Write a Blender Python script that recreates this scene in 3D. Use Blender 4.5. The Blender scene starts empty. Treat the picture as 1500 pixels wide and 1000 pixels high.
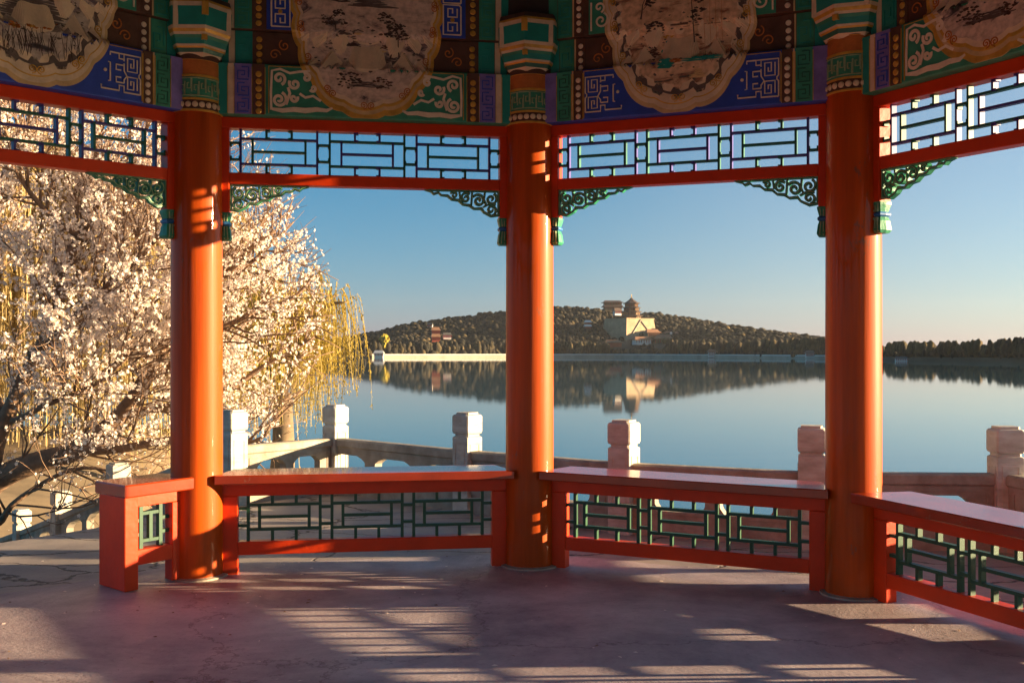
import bpy, math, random
import numpy as np
from mathutils import Vector, Matrix, noise
R = math.radians
rnd = random.Random(7)
sc = bpy.context.scene
col = sc.collection

# ------------------------------------------------------------------ camera, sky, sun, exposure
EYE = 1.16
WATER_Z = -2.84
cd = bpy.data.cameras.new('camera'); cam = bpy.data.objects.new('camera', cd); col.objects.link(cam)
cam.location = (0, 0, EYE); cam.rotation_euler = (R(90), 0, 0)
cd.lens = 36.0; cd.sensor_width = 36.0; cd.sensor_fit = 'HORIZONTAL'
cd.shift_y = 19/1500.0; cd.clip_start = 0.05; cd.clip_end = 20000
sc.camera = cam

SUN_AZ = 2.0      # degrees from +X towards +Y
SUN_EL = 7.5
w = bpy.data.worlds.new('World'); sc.world = w; w.use_nodes = True
nt = w.node_tree; nt.nodes.clear()
wo = nt.nodes.new('ShaderNodeOutputWorld'); bg = nt.nodes.new('ShaderNodeBackground')
sky = nt.nodes.new('ShaderNodeTexSky'); sky.sky_type = 'NISHITA'; sky.sun_disc = False
sky.sun_elevation = R(SUN_EL); sky.sun_rotation = R(90-SUN_AZ)
sky.altitude = 0; sky.air_density = 1.0; sky.dust_density = 0.4; sky.ozone_density = 4.5
def vmath(op, a, b):
    n_ = nt.nodes.new('ShaderNodeVectorMath'); n_.operation = op
    for i, q in enumerate((a, b)):
        if isinstance(q, tuple): n_.inputs[i].default_value = q
        else: nt.links.new(q, n_.inputs[i])
    return n_.outputs[0]
def smath(op, a, b=0.0):
    n_ = nt.nodes.new('ShaderNodeMath'); n_.operation = op
    for i, q in enumerate((a, b)):
        if isinstance(q, float): n_.inputs[i].default_value = q
        else: nt.links.new(q, n_.inputs[i])
    return n_.outputs[0]
# Nishita sky, its hue trimmed, with the pale haze of the horizon and the warm glow on the sun's side
tcw = nt.nodes.new('ShaderNodeTexCoord'); sx = nt.nodes.new('ShaderNodeSeparateXYZ'); nt.links.new(tcw.outputs['Generated'], sx.inputs[0])
zc = smath('MAXIMUM', sx.outputs[2], 0.0)
sp_ = smath('MULTIPLY', smath('ADD', sx.outputs[0], smath('SQRT', smath('ADD', smath('MULTIPLY', sx.outputs[0], sx.outputs[0]), 0.008))), 0.5)
sat_ = smath('DIVIDE', smath('MULTIPLY', sp_, 1.15), smath('ADD', smath('MULTIPLY', smath('MULTIPLY', sp_, sp_), 1.0), 1.0))
hz = smath('EXPONENT', smath('MULTIPLY', zc, -12.0)); gl = smath('MULTIPLY', sat_, smath('EXPONENT', smath('MULTIPLY', zc, -1.0)))
s1 = vmath('MULTIPLY', sky.outputs[0], (0.30, 0.85, 0.80))
s2 = vmath('MULTIPLY', (2.75, 1.72, 1.00), (1.0, 1.0, 1.0)); c1 = nt.nodes.new('ShaderNodeVectorMath'); c1.operation = 'SCALE'; nt.links.new(s2, c1.inputs[0]); nt.links.new(gl, c1.inputs['Scale'])
s3 = vmath('MULTIPLY', (1.40, 0.05, 0.80), (1.0, 1.0, 1.0)); c2 = nt.nodes.new('ShaderNodeVectorMath'); c2.operation = 'SCALE'; nt.links.new(s3, c2.inputs[0]); nt.links.new(hz, c2.inputs['Scale'])
nt.links.new(vmath('ADD', vmath('ADD', s1, c1.outputs[0]), c2.outputs[0]), bg.inputs[0]); nt.links.new(bg.outputs[0], wo.inputs[0])
bg.inputs[1].default_value = 0.0515

sd = bpy.data.lights.new('sun', 'SUN'); sd.energy = 5.0; sd.angle = R(0.5); sd.color = (1.0, 0.72, 0.42)
sun = bpy.data.objects.new('sun', sd); col.objects.link(sun)
tosun = Vector((math.cos(R(SUN_EL))*math.cos(R(SUN_AZ)), math.cos(R(SUN_EL))*math.sin(R(SUN_AZ)), math.sin(R(SUN_EL))))
sun.rotation_euler = tosun.to_track_quat('Z', 'Y').to_euler(); sun.location = (10, 0, 12)

vs = sc.view_settings
vs.view_transform = 'Standard'; vs.look = 'None'; vs.gamma = 1; vs.exposure = 2.2
sc.render.engine = 'CYCLES'
cy = sc.cycles
cy.use_denoising = True
cy.max_bounces = 8; cy.diffuse_bounces = 4; cy.glossy_bounces = 4; cy.transmission_bounces = 4; cy.transparent_max_bounces = 8
cy.sample_clamp_indirect = 6.0; cy.blur_glossy = 1.0

# ------------------------------------------------------------------ materials
def mat(name, rgb, rough=0.6, var=0.0, vscale=6.0, bump=0.0, bscale=40.0, spec=0.5, coat=0.0, stretch=(1, 1, 1), dark=None, metal=0.0, transl=0.0, dist=0.01):
    m = bpy.data.materials.new(name); m.use_nodes = True
    n = m.node_tree; b = n.nodes['Principled BSDF']
    b.inputs['Base Color'].default_value = (*rgb, 1); b.inputs['Roughness'].default_value = rough
    b.inputs['Specular IOR Level'].default_value = spec; b.inputs['Coat Weight'].default_value = coat
    b.inputs['Coat Roughness'].default_value = 0.05; b.inputs['Metallic'].default_value = metal
    if var or bump:
        tc = n.nodes.new('ShaderNodeTexCoord'); mp = n.nodes.new('ShaderNodeMapping'); mp.inputs['Scale'].default_value = stretch
        n.links.new(tc.outputs['Object'], mp.inputs['Vector'])
    if var:
        t = n.nodes.new('ShaderNodeTexNoise'); t.inputs['Scale'].default_value = vscale; t.inputs['Detail'].default_value = 6; t.inputs['Roughness'].default_value = 0.65
        n.links.new(mp.outputs[0], t.inputs['Vector'])
        cr = n.nodes.new('ShaderNodeValToRGB'); cr.color_ramp.elements[0].position = 0.3; cr.color_ramp.elements[1].position = 0.7
        d = dark if dark else tuple(c*(1-var) for c in rgb)
        cr.color_ramp.elements[0].color = (*d, 1); cr.color_ramp.elements[1].color = (*[min(1, c*(1+var*0.35)) for c in rgb], 1)
        n.links.new(t.outputs['Fac'], cr.inputs[0]); n.links.new(cr.outputs[0], b.inputs['Base Color'])
    if bump:
        t2 = n.nodes.new('ShaderNodeTexNoise'); t2.inputs['Scale'].default_value = bscale; t2.inputs['Detail'].default_value = 5
        n.links.new(mp.outputs[0], t2.inputs['Vector'])
        bm_ = n.nodes.new('ShaderNodeBump'); bm_.inputs['Strength'].default_value = bump; bm_.inputs['Distance'].default_value = dist
        n.links.new(t2.outputs['Fac'], bm_.inputs['Height']); n.links.new(bm_.outputs[0], b.inputs['Normal'])
    if transl:
        tr = n.nodes.new('ShaderNodeBsdfTranslucent'); tr.inputs['Color'].default_value = (*rgb, 1)
        mx = n.nodes.new('ShaderNodeMixShader'); mx.inputs[0].default_value = transl
        n.links.new(b.outputs[0], mx.inputs[1]); n.links.new(tr.outputs[0], mx.inputs[2])
        n.links.new(mx.outputs[0], n.nodes['Material Output'].inputs['Surface'])
    return m

M = {}
M['col'] = mat('column_lacquer', (0.50, 0.072, 0.002), 0.50, 0.40, 4.0, 0.12, 9.0, 0.15, 0.26, stretch=(3, 3, .15), dist=0.01)
M['red'] = mat('frame_lacquer', (0.66, 0.045, 0.002), 0.42, 0.18, 5.0, 0.12, 30.0, 0.3, 0.06)
M['seat'] = mat('seat_lacquer', (0.36, 0.035, 0.004), 0.25, 0.4, 4.0, 0.08, 12.0, 0.5, 0.45)
def wear(m, thr=.66, sc_=7.0, colr=(.20, .09, .05), st=(1, 1, .5)):
    n = m.node_tree; b = n.nodes['Principled BSDF']; l = b.inputs['Base Color'].links; src = l[0].from_socket if l else None
    tc = n.nodes.new('ShaderNodeTexCoord'); mp = n.nodes.new('ShaderNodeMapping'); mp.inputs['Scale'].default_value = st
    t = n.nodes.new('ShaderNodeTexNoise'); t.inputs['Scale'].default_value = sc_; t.inputs['Detail'].default_value = 12; t.inputs['Roughness'].default_value = .8
    n.links.new(tc.outputs['Object'], mp.inputs[0]); n.links.new(mp.outputs[0], t.inputs['Vector'])
    r = n.nodes.new('ShaderNodeValToRGB'); r.color_ramp.elements[0].position = thr; r.color_ramp.elements[0].color = (0, 0, 0, 1); r.color_ramp.elements[1].position = thr+.03; r.color_ramp.elements[1].color = (.8, .8, .8, 1)
    mx = n.nodes.new('ShaderNodeMix'); mx.data_type = 'RGBA'; n.links.new(t.outputs['Fac'], r.inputs[0]); n.links.new(r.outputs[0], mx.inputs['Factor'])
    n.links.new(src, mx.inputs[6]); mx.inputs[7].default_value = (*colr, 1); n.links.new(mx.outputs[2], b.inputs['Base Color'])
wear(M['col'], .615); wear(M['red'], .625, 14.0, st=(1, 1, 1)); wear(M['seat'], .60, 9.0, (.25, .10, .05), (1, 1, 1))
M['lgreen'] = mat('lattice_green', (0.012, 0.08, 0.034), 0.45, 0.3, 12)
M['lteal'] = mat('lattice_teal', (0.02, 0.14, 0.09), 0.45, 0.3, 12)
M['lblue'] = mat('lattice_indigo', (0.07, 0.05, 0.28), 0.45, 0.3, 12)
M['carve'] = mat('carving_green', (0.03, 0.27, 0.14), 0.45, 0.35, 25, 0.2, 60)
M['carveedge'] = mat('carving_edge', (0.35, 0.45, 0.25), 0.5, 0.3, 25)
M['cblue'] = mat('carving_blue', (0.03, 0.16, 0.42), 0.45, 0.3, 25)
M['gold'] = mat('gold_paint', (0.75, 0.42, 0.07), 0.4, 0.35, 14, metal=0.25)
M['cream'] = mat('cream_paint', (0.80, 0.62, 0.40), 0.6, 0.25, 10, 0.15, 50)
M['cream2'] = mat('ochre_cream_paint', (0.70, 0.48, 0.22), 0.6, 0.3, 10)
M['line'] = mat('pale_outline_paint', (0.85, 0.70, 0.50), 0.55, 0.2, 20)
M['pgreen'] = mat('painted_green', (0.045, 0.30, 0.18), 0.5, 0.35, 8, 0.1, 40)
M['pteal'] = mat('painted_teal', (0.018, 0.30, 0.24), 0.45, 0.25, 8)
M['pblue'] = mat('painted_blue', (0.03, 0.08, 0.48), 0.5, 0.3, 8, 0.1, 40)
M['ppurple'] = mat('painted_purple', (0.24, 0.18, 0.50), 0.5, 0.35, 10)
M['pbrown'] = mat('painted_brown', (0.12, 0.055, 0.032), 0.6, 0.45, 10, 0.15, 40)
M['porange'] = mat('painted_orange', (0.55, 0.17, 0.03), 0.5, 0.3, 14)
M['pdark'] = mat('painted_umber', (0.09, 0.055, 0.04), 0.6, 0.3, 14)
M['umbergrad'] = mat('painted_smoke_lobes', (0.15, 0.11, 0.09), 0.6, 0.5, 20)  # dark smoke-cloud lobes, the ornament's own paint
M['wood'] = mat('dark_roof_wood', (0.05, 0.035, 0.03), 0.7, 0.4, 6)
M['tile'] = mat('grey_roof_tile', (0.12, 0.12, 0.11), 0.7, 0.4, 4)
M['stone'] = mat('marble', (0.55, 0.54, 0.47), 0.65, 0.35, 5, 0.35, 30, stretch=(1, 1, 3), dark=(0.36, 0.30, 0.23))
M['stone2'] = mat('grey_limestone', (0.38, 0.33, 0.26), 0.75, 0.45, 6, 0.45, 25, dark=(0.22, 0.18, 0.13))
M['bark'] = mat('bark', (0.27, 0.165, 0.10), 0.85, 0.5, 10, 0.6, 30)
M['blossom'] = mat('blossom_petals', (0.95, 0.84, 0.74), 0.6, 0.06, 3, transl=0.5)
M['willow'] = mat('willow_catkin_yellow', (0.46, 0.34, 0.06), 0.6, 0.35, 1.2, transl=0.35)
M['willow2'] = mat('willow_tan', (0.50, 0.37, 0.15), 0.6, 0.35, 1.2, transl=0.35)
M['wbark'] = mat('willow_bark', (0.20, 0.14, 0.08), 0.9, 0.4, 3)

def painting_mat(name, base, c2, c3, seed):
    m = bpy.data.materials.new(name); m.use_nodes = True; n = m.node_tree; b = n.nodes['Principled BSDF']; b.inputs['Roughness'].default_value = 0.6
    tc = n.nodes.new('ShaderNodeTexCoord'); mp = n.nodes.new('ShaderNodeMapping'); mp.inputs['Scale'].default_value = (1, 1, 2.4); mp.inputs['Location'].default_value = (seed, seed*.7, seed*.3)
    n.links.new(tc.outputs['Object'], mp.inputs['Vector'])
    t = n.nodes.new('ShaderNodeTexNoise'); t.inputs['Scale'].default_value = 5.5; t.inputs['Detail'].default_value = 9; t.inputs['Roughness'].default_value = .62; t.inputs['Distortion'].default_value = 1.0
    n.links.new(mp.outputs[0], t.inputs['Vector'])
    r = n.nodes.new('ShaderNodeValToRGB'); e = r.color_ramp.elements
    e[0].position = .33; e[0].color = (*c3, 1); e[1].position = .56; e[1].color = (*base, 1)
    k = e.new(.39); k.color = (*c2, 1); k = e.new(.44); k.color = (*[.8*x for x in base], 1)
    n.links.new(t.outputs['Fac'], r.inputs[0])
    t2 = n.nodes.new('ShaderNodeTexNoise'); t2.inputs['Scale'].default_value = 40; t2.inputs['Detail'].default_value = 4
    n.links.new(tc.outputs['Object'], t2.inputs['Vector'])
    mx = n.nodes.new('ShaderNodeMix'); mx.data_type = 'RGBA'; mx.blend_type = 'MULTIPLY'; mx.inputs['Factor'].default_value = .5
    r2 = n.nodes.new('ShaderNodeValToRGB'); r2.color_ramp.elements[0].position = .35; r2.color_ramp.elements[0].color = (.45, .42, .4, 1); r2.color_ramp.elements[1].position = .6
    n.links.new(t2.outputs['Fac'], r2.inputs[0]); n.links.new(r.outputs[0], mx.inputs[6]); n.links.new(r2.outputs[0], mx.inputs[7]); n.links.new(mx.outputs[2], b.inputs['Base Color'])
    return m
M['land'] = painting_mat('landscape_painting', (0.74, 0.56, 0.42), (0.26, 0.18, 0.17), (0.05, 0.055, 0.05), 2.2)
M['rocks'] = painting_mat('rock_painting', (0.60, 0.50, 0.40), (0.18, 0.13, 0.14), (0.045, 0.045, 0.05), 5.1)
M['scene'] = painting_mat('garden_scene_painting', (0.80, 0.54, 0.32), (0.36, 0.16, 0.09), (0.06, 0.10, 0.08), 9.4)

# ------------------------------------------------------------------ mesh builder
class MB:
    def __init__(s): s.v = []; s.f = []; s.m = []; s.mats = []
    def mi(s, m):
        if m not in s.mats: s.mats.append(m)
        return s.mats.index(m)
    def face(s, pts, m):
        i = len(s.v); s.v.extend([tuple(p) for p in pts]); s.f.append(tuple(range(i, i+len(pts)))); s.m.append(s.mi(m))
    def hexa(s, p, m):   # 8 points: bottom 4 (ccw from above) then top 4
        i = len(s.v); s.v.extend([tuple(q) for q in p]); k = s.mi(m)
        for f in ((3, 2, 1, 0), (4, 5, 6, 7), (0, 1, 5, 4), (1, 2, 6, 5), (2, 3, 7, 6), (3, 0, 4, 7)):
            s.f.append(tuple(i+a for a in f)); s.m.append(k)
    def box(s, x0, x1, y0, y1, z0, z1, m, T=None):
        p = [(x0, y0, z0), (x1, y0, z0), (x1, y1, z0), (x0, y1, z0), (x0, y0, z1), (x1, y0, z1), (x1, y1, z1), (x0, y1, z1)]
        if T: p = [T(*q) for q in p]
        s.hexa(p, m)
    def rings(s, rings, m, close=True, cap0=True, cap1=True):
        i = len(s.v); n = len(rings[0])
        for r in rings: s.v.extend([tuple(q) for q in r])
        mk = m if isinstance(m, list) else [m]*(len(rings)-1)
        for a in range(len(rings)-1):
            k = s.mi(mk[a])
            for b in range(n if close else n-1):
                c = (b+1) % n
                s.f.append((i+a*n+b, i+a*n+c, i+(a+1)*n+c, i+(a+1)*n+b)); s.m.append(k)
        if cap0: s.f.append(tuple(i+b for b in reversed(range(n)))); s.m.append(s.mi(mk[0]))
        if cap1: s.f.append(tuple(i+(len(rings)-1)*n+b for b in range(n))); s.m.append(s.mi(mk[-1]))
    def lathe(s, c, prof, m, n=32, **k):
        s.rings([[(c[0]+r*math.cos(2*math.pi*j/n), c[1]+r*math.sin(2*math.pi*j/n), z) for j in range(n)] for r, z in prof], m, **k)
    def tube(s, pts, rad, m, n=5):
        pts = [Vector(p) for p in pts]; rings = []
        t0 = (pts[1]-pts[0]).normalized(); u = t0.orthogonal().normalized()
        for i, p in enumerate(pts):
            t = (pts[min(i+1, len(pts)-1)]-pts[max(i-1, 0)])
            if t.length < 1e-9: t = t0
            t.normalize(); u = (u - t*u.dot(t))
            if u.length < 1e-6: u = t.orthogonal()
            u.normalize(); v = t.cross(u); r = rad[i] if isinstance(rad, (list, tuple)) else rad
            rings.append([p+u*(r*math.cos(2*math.pi*j/n))+v*(r*math.sin(2*math.pi*j/n)) for j in range(n)])
        s.rings(rings, m)
    def build(s, name, parent=None, smooth=False, origin=None, bevel=0.0):
        o_ = Vector(origin) if origin is not None else (Vector(parent['_o']) if parent is not None and '_o' in parent else Vector((0, 0, 0)))
        me = bpy.data.meshes.new(name)
        v = np.array(s.v, dtype=np.float64)-np.array(o_)
        me.from_pydata(v.tolist(), [], s.f)
        for m in s.mats: me.materials.append(m)
        me.polygons.foreach_set('material_index', s.m)
        if smooth: me.polygons.foreach_set('use_smooth', [True]*len(s.f))
        me.update()
        o = bpy.data.objects.new(name, me); col.objects.link(o)
        if parent is not None: o.parent = parent
        if origin is not None: o.location = o_
        o['_o'] = tuple(o_)
        if bevel:
            b = o.modifiers.new('bevel', 'BEVEL'); b.width = bevel; b.segments = 2; b.limit_method = 'ANGLE'; b.angle_limit = R(40)
        return o

def tag(o, label=None, cat=None, group=None, kind=None):
    if label: o['label'] = label
    if cat: o['category'] = cat
    if group: o['group'] = group
    if kind: o['kind'] = kind
    return o
def thing(name, loc, label, cat, group=None):
    o = bpy.data.objects.new(name, None); col.objects.link(o); o.location = loc; o.empty_display_size = .2
    o['_o'] = tuple(loc)
    return tag(o, label, cat, group)
def px(x, y, Y):  # pixel of the 1500x1000 photograph at depth Y -> point (measuring aid)
    return Vector(((x-750)/1500*Y, Y, EYE-(y-519)/1500*Y))

# ------------------------------------------------------------------ plan of the pavilion
A = Vector((-1.648, 5.353)); B = Vector((0.097, 5.628)); Cc = Vector((1.65, 4.948))
D = A-1.70*Vector((math.cos(R(47.9)), math.sin(R(47.9)))); E_ = Cc+1.65*Vector((math.cos(R(64.3)), -math.sin(R(64.3))))
def circum(a, b, c):
    d = 2*(a.x*(b.y-c.y)+b.x*(c.y-a.y)+c.x*(a.y-b.y))
    ux = (a.length_squared*(b.y-c.y)+b.length_squared*(c.y-a.y)+c.length_squared*(a.y-b.y))/d
    uy = (a.length_squared*(c.x-b.x)+b.length_squared*(a.x-c.x)+c.length_squared*(b.x-a.x))/d
    return Vector((ux, uy))
CEN = circum(D, B, E_)
def rot(p, a):
    d = p-CEN; return CEN+Vector((d.x*math.cos(a)-d.y*math.sin(a), d.x*math.sin(a)+d.y*math.cos(a)))
F_ = rot(E_, -R(45)); H_ = rot(D, R(45)); G_ = (rot(E_, -R(90))+rot(D, R(90)))/2
print('CEN', CEN, 'F', F_, 'G', G_, 'H', H_, 'E', E_, 'D', D)
DZ = {'A': .017, 'B': .017, 'C': -.007, 'D': -.027, 'E': -.05, 'F': -.03, 'G': -.03, 'H': -.03}
PT = {'A': A, 'B': B, 'C': Cc, 'D': D, 'E': E_, 'F': F_, 'G': G_, 'H': H_}
RT, RB = 2.391, 2.039
class Bay:
    def __init__(s, a, b):
        s.a, s.b = PT[a], PT[b]; s.za, s.zb = DZ[a], DZ[b]
        s.u = (s.b-s.a); s.L = s.u.length; s.u = s.u.normalized(); s.n = Vector((s.u.y, -s.u.x))
        if s.n.dot(CEN-s.a) < 0: s.n = -s.n
    def P(s, t, h, d=0.0, flat=False):
        q = s.a+s.u*t+s.n*d; k = t/s.L
        z = h + (0 if flat else s.za*(1-k)+s.zb*k)
        return (q.x, q.y, z)
    def box(s, mb, t0, t1, h0, h1, d0, d1, m):   # d0 < d1 (d1 nearer the inside)
        p = [s.P(t0, h0, d1), s.P(t1, h0, d1), s.P(t1, h0, d0), s.P(t0, h0, d0), s.P(t0, h1, d1), s.P(t1, h1, d1), s.P(t1, h1, d0), s.P(t0, h1, d0)]
        mb.hexa(p, m)
    def ribbon(s, mb, pts, wd, d0, d1, m, taper=None, dfun=None):   # strip along a (t,h) polyline, real thickness
        n = len(pts); rings = []
        for i, (t, h) in enumerate(pts):
            a = pts[max(i-1, 0)]; b = pts[min(i+1, n-1)]
            tx, ty = b[0]-a[0], b[1]-a[1]; l = math.hypot(tx, ty) or 1; nx, ny = -ty/l, tx/l
            ww = wd/2*(taper[i] if taper else 1)
            o = dfun(h) if dfun else 0
            rings.append([s.P(t+nx*ww, h+ny*ww, d1+o), s.P(t-nx*ww, h-ny*ww, d1+o), s.P(t-nx*ww, h-ny*ww, d0+o), s.P(t+nx*ww, h+ny*ww, d0+o)])
        mb.rings(rings, m)
bays = {'L': Bay('D', 'A'), 'M': Bay('A', 'B'), 'R': Bay('B', 'C'), 'S': Bay('C', 'E'), 'EF': Bay('E', 'F'), 'FG': Bay('F', 'G'), 'GH': Bay('G', 'H'), 'HD': Bay('H', 'D')}

# ------------------------------------------------------------------ ground, terrace, lake
def floor_mat(name, c1, c2, seam, scale, crack=True):
    m = bpy.data.materials.new(name); m.use_nodes = True; n = m.node_tree; b = n.nodes['Principled BSDF']; b.inputs['Roughness'].default_value = (0.55 if crack else 0.36); b.inputs['Specular IOR Level'].default_value = (.4 if crack else .5)
    tc = n.nodes.new('ShaderNodeTexCoord')
    def nz(sc_, det, rough=.6, d=0, off=0):
        t = n.nodes.new('ShaderNodeTexNoise'); t.inputs['Scale'].default_value = sc_; t.inputs['Detail'].default_value = det; t.inputs['Roughness'].default_value = rough; t.inputs['Distortion'].default_value = d
        mp = n.nodes.new('ShaderNodeMapping'); mp.inputs['Location'].default_value = (off, off, off); n.links.new(tc.outputs['Object'], mp.inputs[0]); n.links.new(mp.outputs[0], t.inputs['Vector']); return t
    t = nz(scale, 10, .68, .4)
    r = n.nodes.new('ShaderNodeValToRGB'); r.color_ramp.elements[0].position = .32; r.color_ramp.elements[0].color = (*c1, 1); r.color_ramp.elements[1].position = .68; r.color_ramp.elements[1].color = (*c2, 1)
    n.links.new(t.outputs['Fac'], r.inputs[0]); outc = r.outputs[0]
    sp = nz(38, 6, .7, 0, 3)
    rs = n.nodes.new('ShaderNodeValToRGB'); rs.color_ramp.elements[0].position = .25; rs.color_ramp.elements[0].color = (.45, .42, .4, 1); rs.color_ramp.elements[1].position = .45
    mx = n.nodes.new('ShaderNodeMix'); mx.data_type = 'RGBA'; mx.blend_type = 'MULTIPLY'; mx.inputs['Factor'].default_value = .6
    n.links.new(sp.outputs['Fac'], rs.inputs[0]); n.links.new(outc, mx.inputs[6]); n.links.new(rs.outputs[0], mx.inputs[7]); outc = mx.outputs[2]
    fine = nz(60, 8, .7)
    bp = n.nodes.new('ShaderNodeBump'); bp.inputs['Strength'].default_value = .35; bp.inputs['Distance'].default_value = .006; n.links.new(fine.outputs['Fac'], bp.inputs['Height'])
    if not crack:
        big = nz(.55, 8, .7, 1.2, 11); rb_ = n.nodes.new('ShaderNodeValToRGB'); rb_.color_ramp.elements[0].position = .40; rb_.color_ramp.elements[0].color = (.62, .58, .60, 1); rb_.color_ramp.elements[1].position = .56; rb_.color_ramp.elements[1].color = (1.12, 1.08, 1.05, 1)
        mb_ = n.nodes.new('ShaderNodeMix'); mb_.data_type = 'RGBA'; mb_.blend_type = 'MULTIPLY'; mb_.inputs['Factor'].default_value = .8
        n.links.new(big.outputs['Fac'], rb_.inputs[0]); n.links.new(outc, mb_.inputs[6]); n.links.new(rb_.outputs[0], mb_.inputs[7]); outc = mb_.outputs[2]
        rr_n = n.nodes.new('ShaderNodeMapRange'); rr_n.inputs['From Min'].default_value = .35; rr_n.inputs['From Max'].default_value = .65; rr_n.inputs['To Min'].default_value = .62; rr_n.inputs['To Max'].default_value = .34
        n.links.new(t.outputs['Fac'], rr_n.inputs['Value']); n.links.new(rr_n.outputs[0], b.inputs['Roughness'])
        bp.inputs['Strength'].default_value = .5; bp.inputs['Distance'].default_value = .008
        vo = n.nodes.new('ShaderNodeTexVoronoi'); vo.feature = 'DISTANCE_TO_EDGE'; vo.inputs['Scale'].default_value = .42
        wv = nz(1.4, 9, .7, 0, 5); mv = n.nodes.new('ShaderNodeMix'); mv.data_type = 'RGBA'; mv.blend_type = 'LINEAR_LIGHT'; mv.inputs['Factor'].default_value = .35
        n.links.new(tc.outputs['Object'], mv.inputs[6]); n.links.new(wv.outputs['Color'], mv.inputs[7]); n.links.new(mv.outputs[2], vo.inputs['Vector'])
        rc = n.nodes.new('ShaderNodeValToRGB'); rc.color_ramp.elements[0].position = .0008; rc.color_ramp.elements[0].color = (.35, .3, .3, 1); rc.color_ramp.elements[1].position = .0035
        m2 = n.nodes.new('ShaderNodeMix'); m2.data_type = 'RGBA'; m2.blend_type = 'MULTIPLY'; m2.inputs['Factor'].default_value = .8
        n.links.new(vo.outputs['Distance'], rc.inputs[0]); n.links.new(outc, m2.inputs[6]); n.links.new(rc.outputs[0], m2.inputs[7]); outc = m2.outputs[2]
    if crack:
        vo = n.nodes.new('ShaderNodeTexVoronoi'); vo.feature = 'DISTANCE_TO_EDGE'; vo.inputs['Scale'].default_value = seam
        wv = nz(2.2, 6, .6, 0, 5); mv = n.nodes.new('ShaderNodeMix'); mv.data_type = 'RGBA'; mv.blend_type = 'LINEAR_LIGHT'; mv.inputs['Factor'].default_value = .22
        mp = n.nodes.new('ShaderNodeMapping'); mp.inputs['Scale'].default_value = (.8, 1.7, 1); n.links.new(tc.outputs['Object'], mp.inputs[0])
        n.links.new(mp.outputs[0], mv.inputs[6]); n.links.new(wv.outputs['Color'], mv.inputs[7]); n.links.new(mv.outputs[2], vo.inputs['Vector'])
        rc = n.nodes.new('ShaderNodeValToRGB'); rc.color_ramp.elements[0].position = .004; rc.color_ramp.elements[0].color = (.22, .19, .17, 1); rc.color_ramp.elements[1].position = .016
        m2 = n.nodes.new('ShaderNodeMix'); m2.data_type = 'RGBA'; m2.blend_type = 'MULTIPLY'; m2.inputs['Factor'].default_value = 1
        n.links.new(vo.outputs['Distance'], rc.inputs[0]); n.links.new(outc, m2.inputs[6]); n.links.new(rc.outputs[0], m2.inputs[7]); outc = m2.outputs[2]
        b2 = n.nodes.new('ShaderNodeBump'); b2.inputs['Strength'].default_value = .9; b2.inputs['Distance'].default_value = .02
        n.links.new(rc.outputs[0], b2.inputs['Height']); n.links.new(bp.outputs[0], b2.inputs['Normal']); bp = b2
    n.links.new(bp.outputs[0], b.inputs['Normal']); n.links.new(outc, b.inputs['Base Color'])
    return m
M['cement'] = floor_mat('worn_pink_cement', (0.30, 0.25, 0.27), (0.58, 0.51, 0.51), 1, 1.3, False)
M['slabs'] = floor_mat('cracked_stone_slabs', (0.24, 0.21, 0.20), (0.44, 0.37, 0.31), 1.15, 1.8, True)

P_POST = [(-2.15, 7.9), (-1.5, 8.7), (-.33, 7.55), (.73, 6.68), (1.80, 6.15), (2.93, 6.08), (3.16, 5.02), (3.26, 3.98)]  # last two posts are unseen, added to keep low sun off the floor
S_POST = [((-3.69, 9.6), .149), ((-4.80, 10.9), -.286), ((-5.84, 12.2), -.678)]
mb = MB()
edge = [(-6, -4), (3.8, -4), (3.5, 3.8), (3.38, 5.05), (3.16, 6.28), (2.9, 6.28), (1.85, 6.36), (.8, 6.92), (-.2, 7.78), (-1.42, 8.98), (-1.75, 8.7), (-2.35, 8.0), (-2.75, 6.9), (-3.3, 6.1), (-6, 4.6)]
mb.rings([[(x, y, -3.2) for x, y in edge], [(x, y, 0) for x, y in edge]], M['slabs'])
tag(mb.build('terrace'), kind='structure')
# pavilion floor: smooth cement sheet, an uneven octagon 4 mm above the terrace
mb = MB(); ring = []
for k in 'ABCEFGHD':
    d = (PT[k]-CEN); ring.append(CEN+d*(1.0+.34/d.length))
fl = []
for i in range(8):
    a, b_ = ring[i], ring[(i+1) % 8]
    for j in range(14):
        q = a.lerp(b_, j/14); dd = (q-CEN).normalized()
        fl.append(q+dd*(.05*noise.noise(Vector((q.x*3, q.y*3, 0)))))
c_ = (CEN.x, CEN.y, .004)
fl = [(q.x, q.y, .004) for q in reversed(fl)]
mb.face(fl, M['cement'])
tag(mb.build('pavilion_floor'), kind='structure')

# lake
def water_mat():
    m = bpy.data.materials.new('lake_water'); m.use_nodes = True; n = m.node_tree; b = n.nodes['Principled BSDF']
    b.inputs['Base Color'].default_value = (.02, .12, .17, 1); b.inputs['Roughness'].default_value = .02; b.inputs['IOR'].default_value = 1.6
    tc = n.nodes.new('ShaderNodeTexCoord'); mp = n.nodes.new('ShaderNodeMapping'); mp.inputs['Scale'].default_value = (.25, 1, 1); n.links.new(tc.outputs['Object'], mp.inputs[0])
    t = n.nodes.new('ShaderNodeTexNoise'); t.inputs['Scale'].default_value = .8; t.inputs['Detail'].default_value = 5; n.links.new(mp.outputs[0], t.inputs['Vector'])
    bp = n.nodes.new('ShaderNodeBump'); bp.inputs['Strength'].default_value = .14; bp.inputs['Distance'].default_value = .02; n.links.new(t.outputs['Fac'], bp.inputs['Height'])
    n.links.new(bp.outputs[0], b.inputs['Normal']); return m
M['water'] = water_mat()
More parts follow.
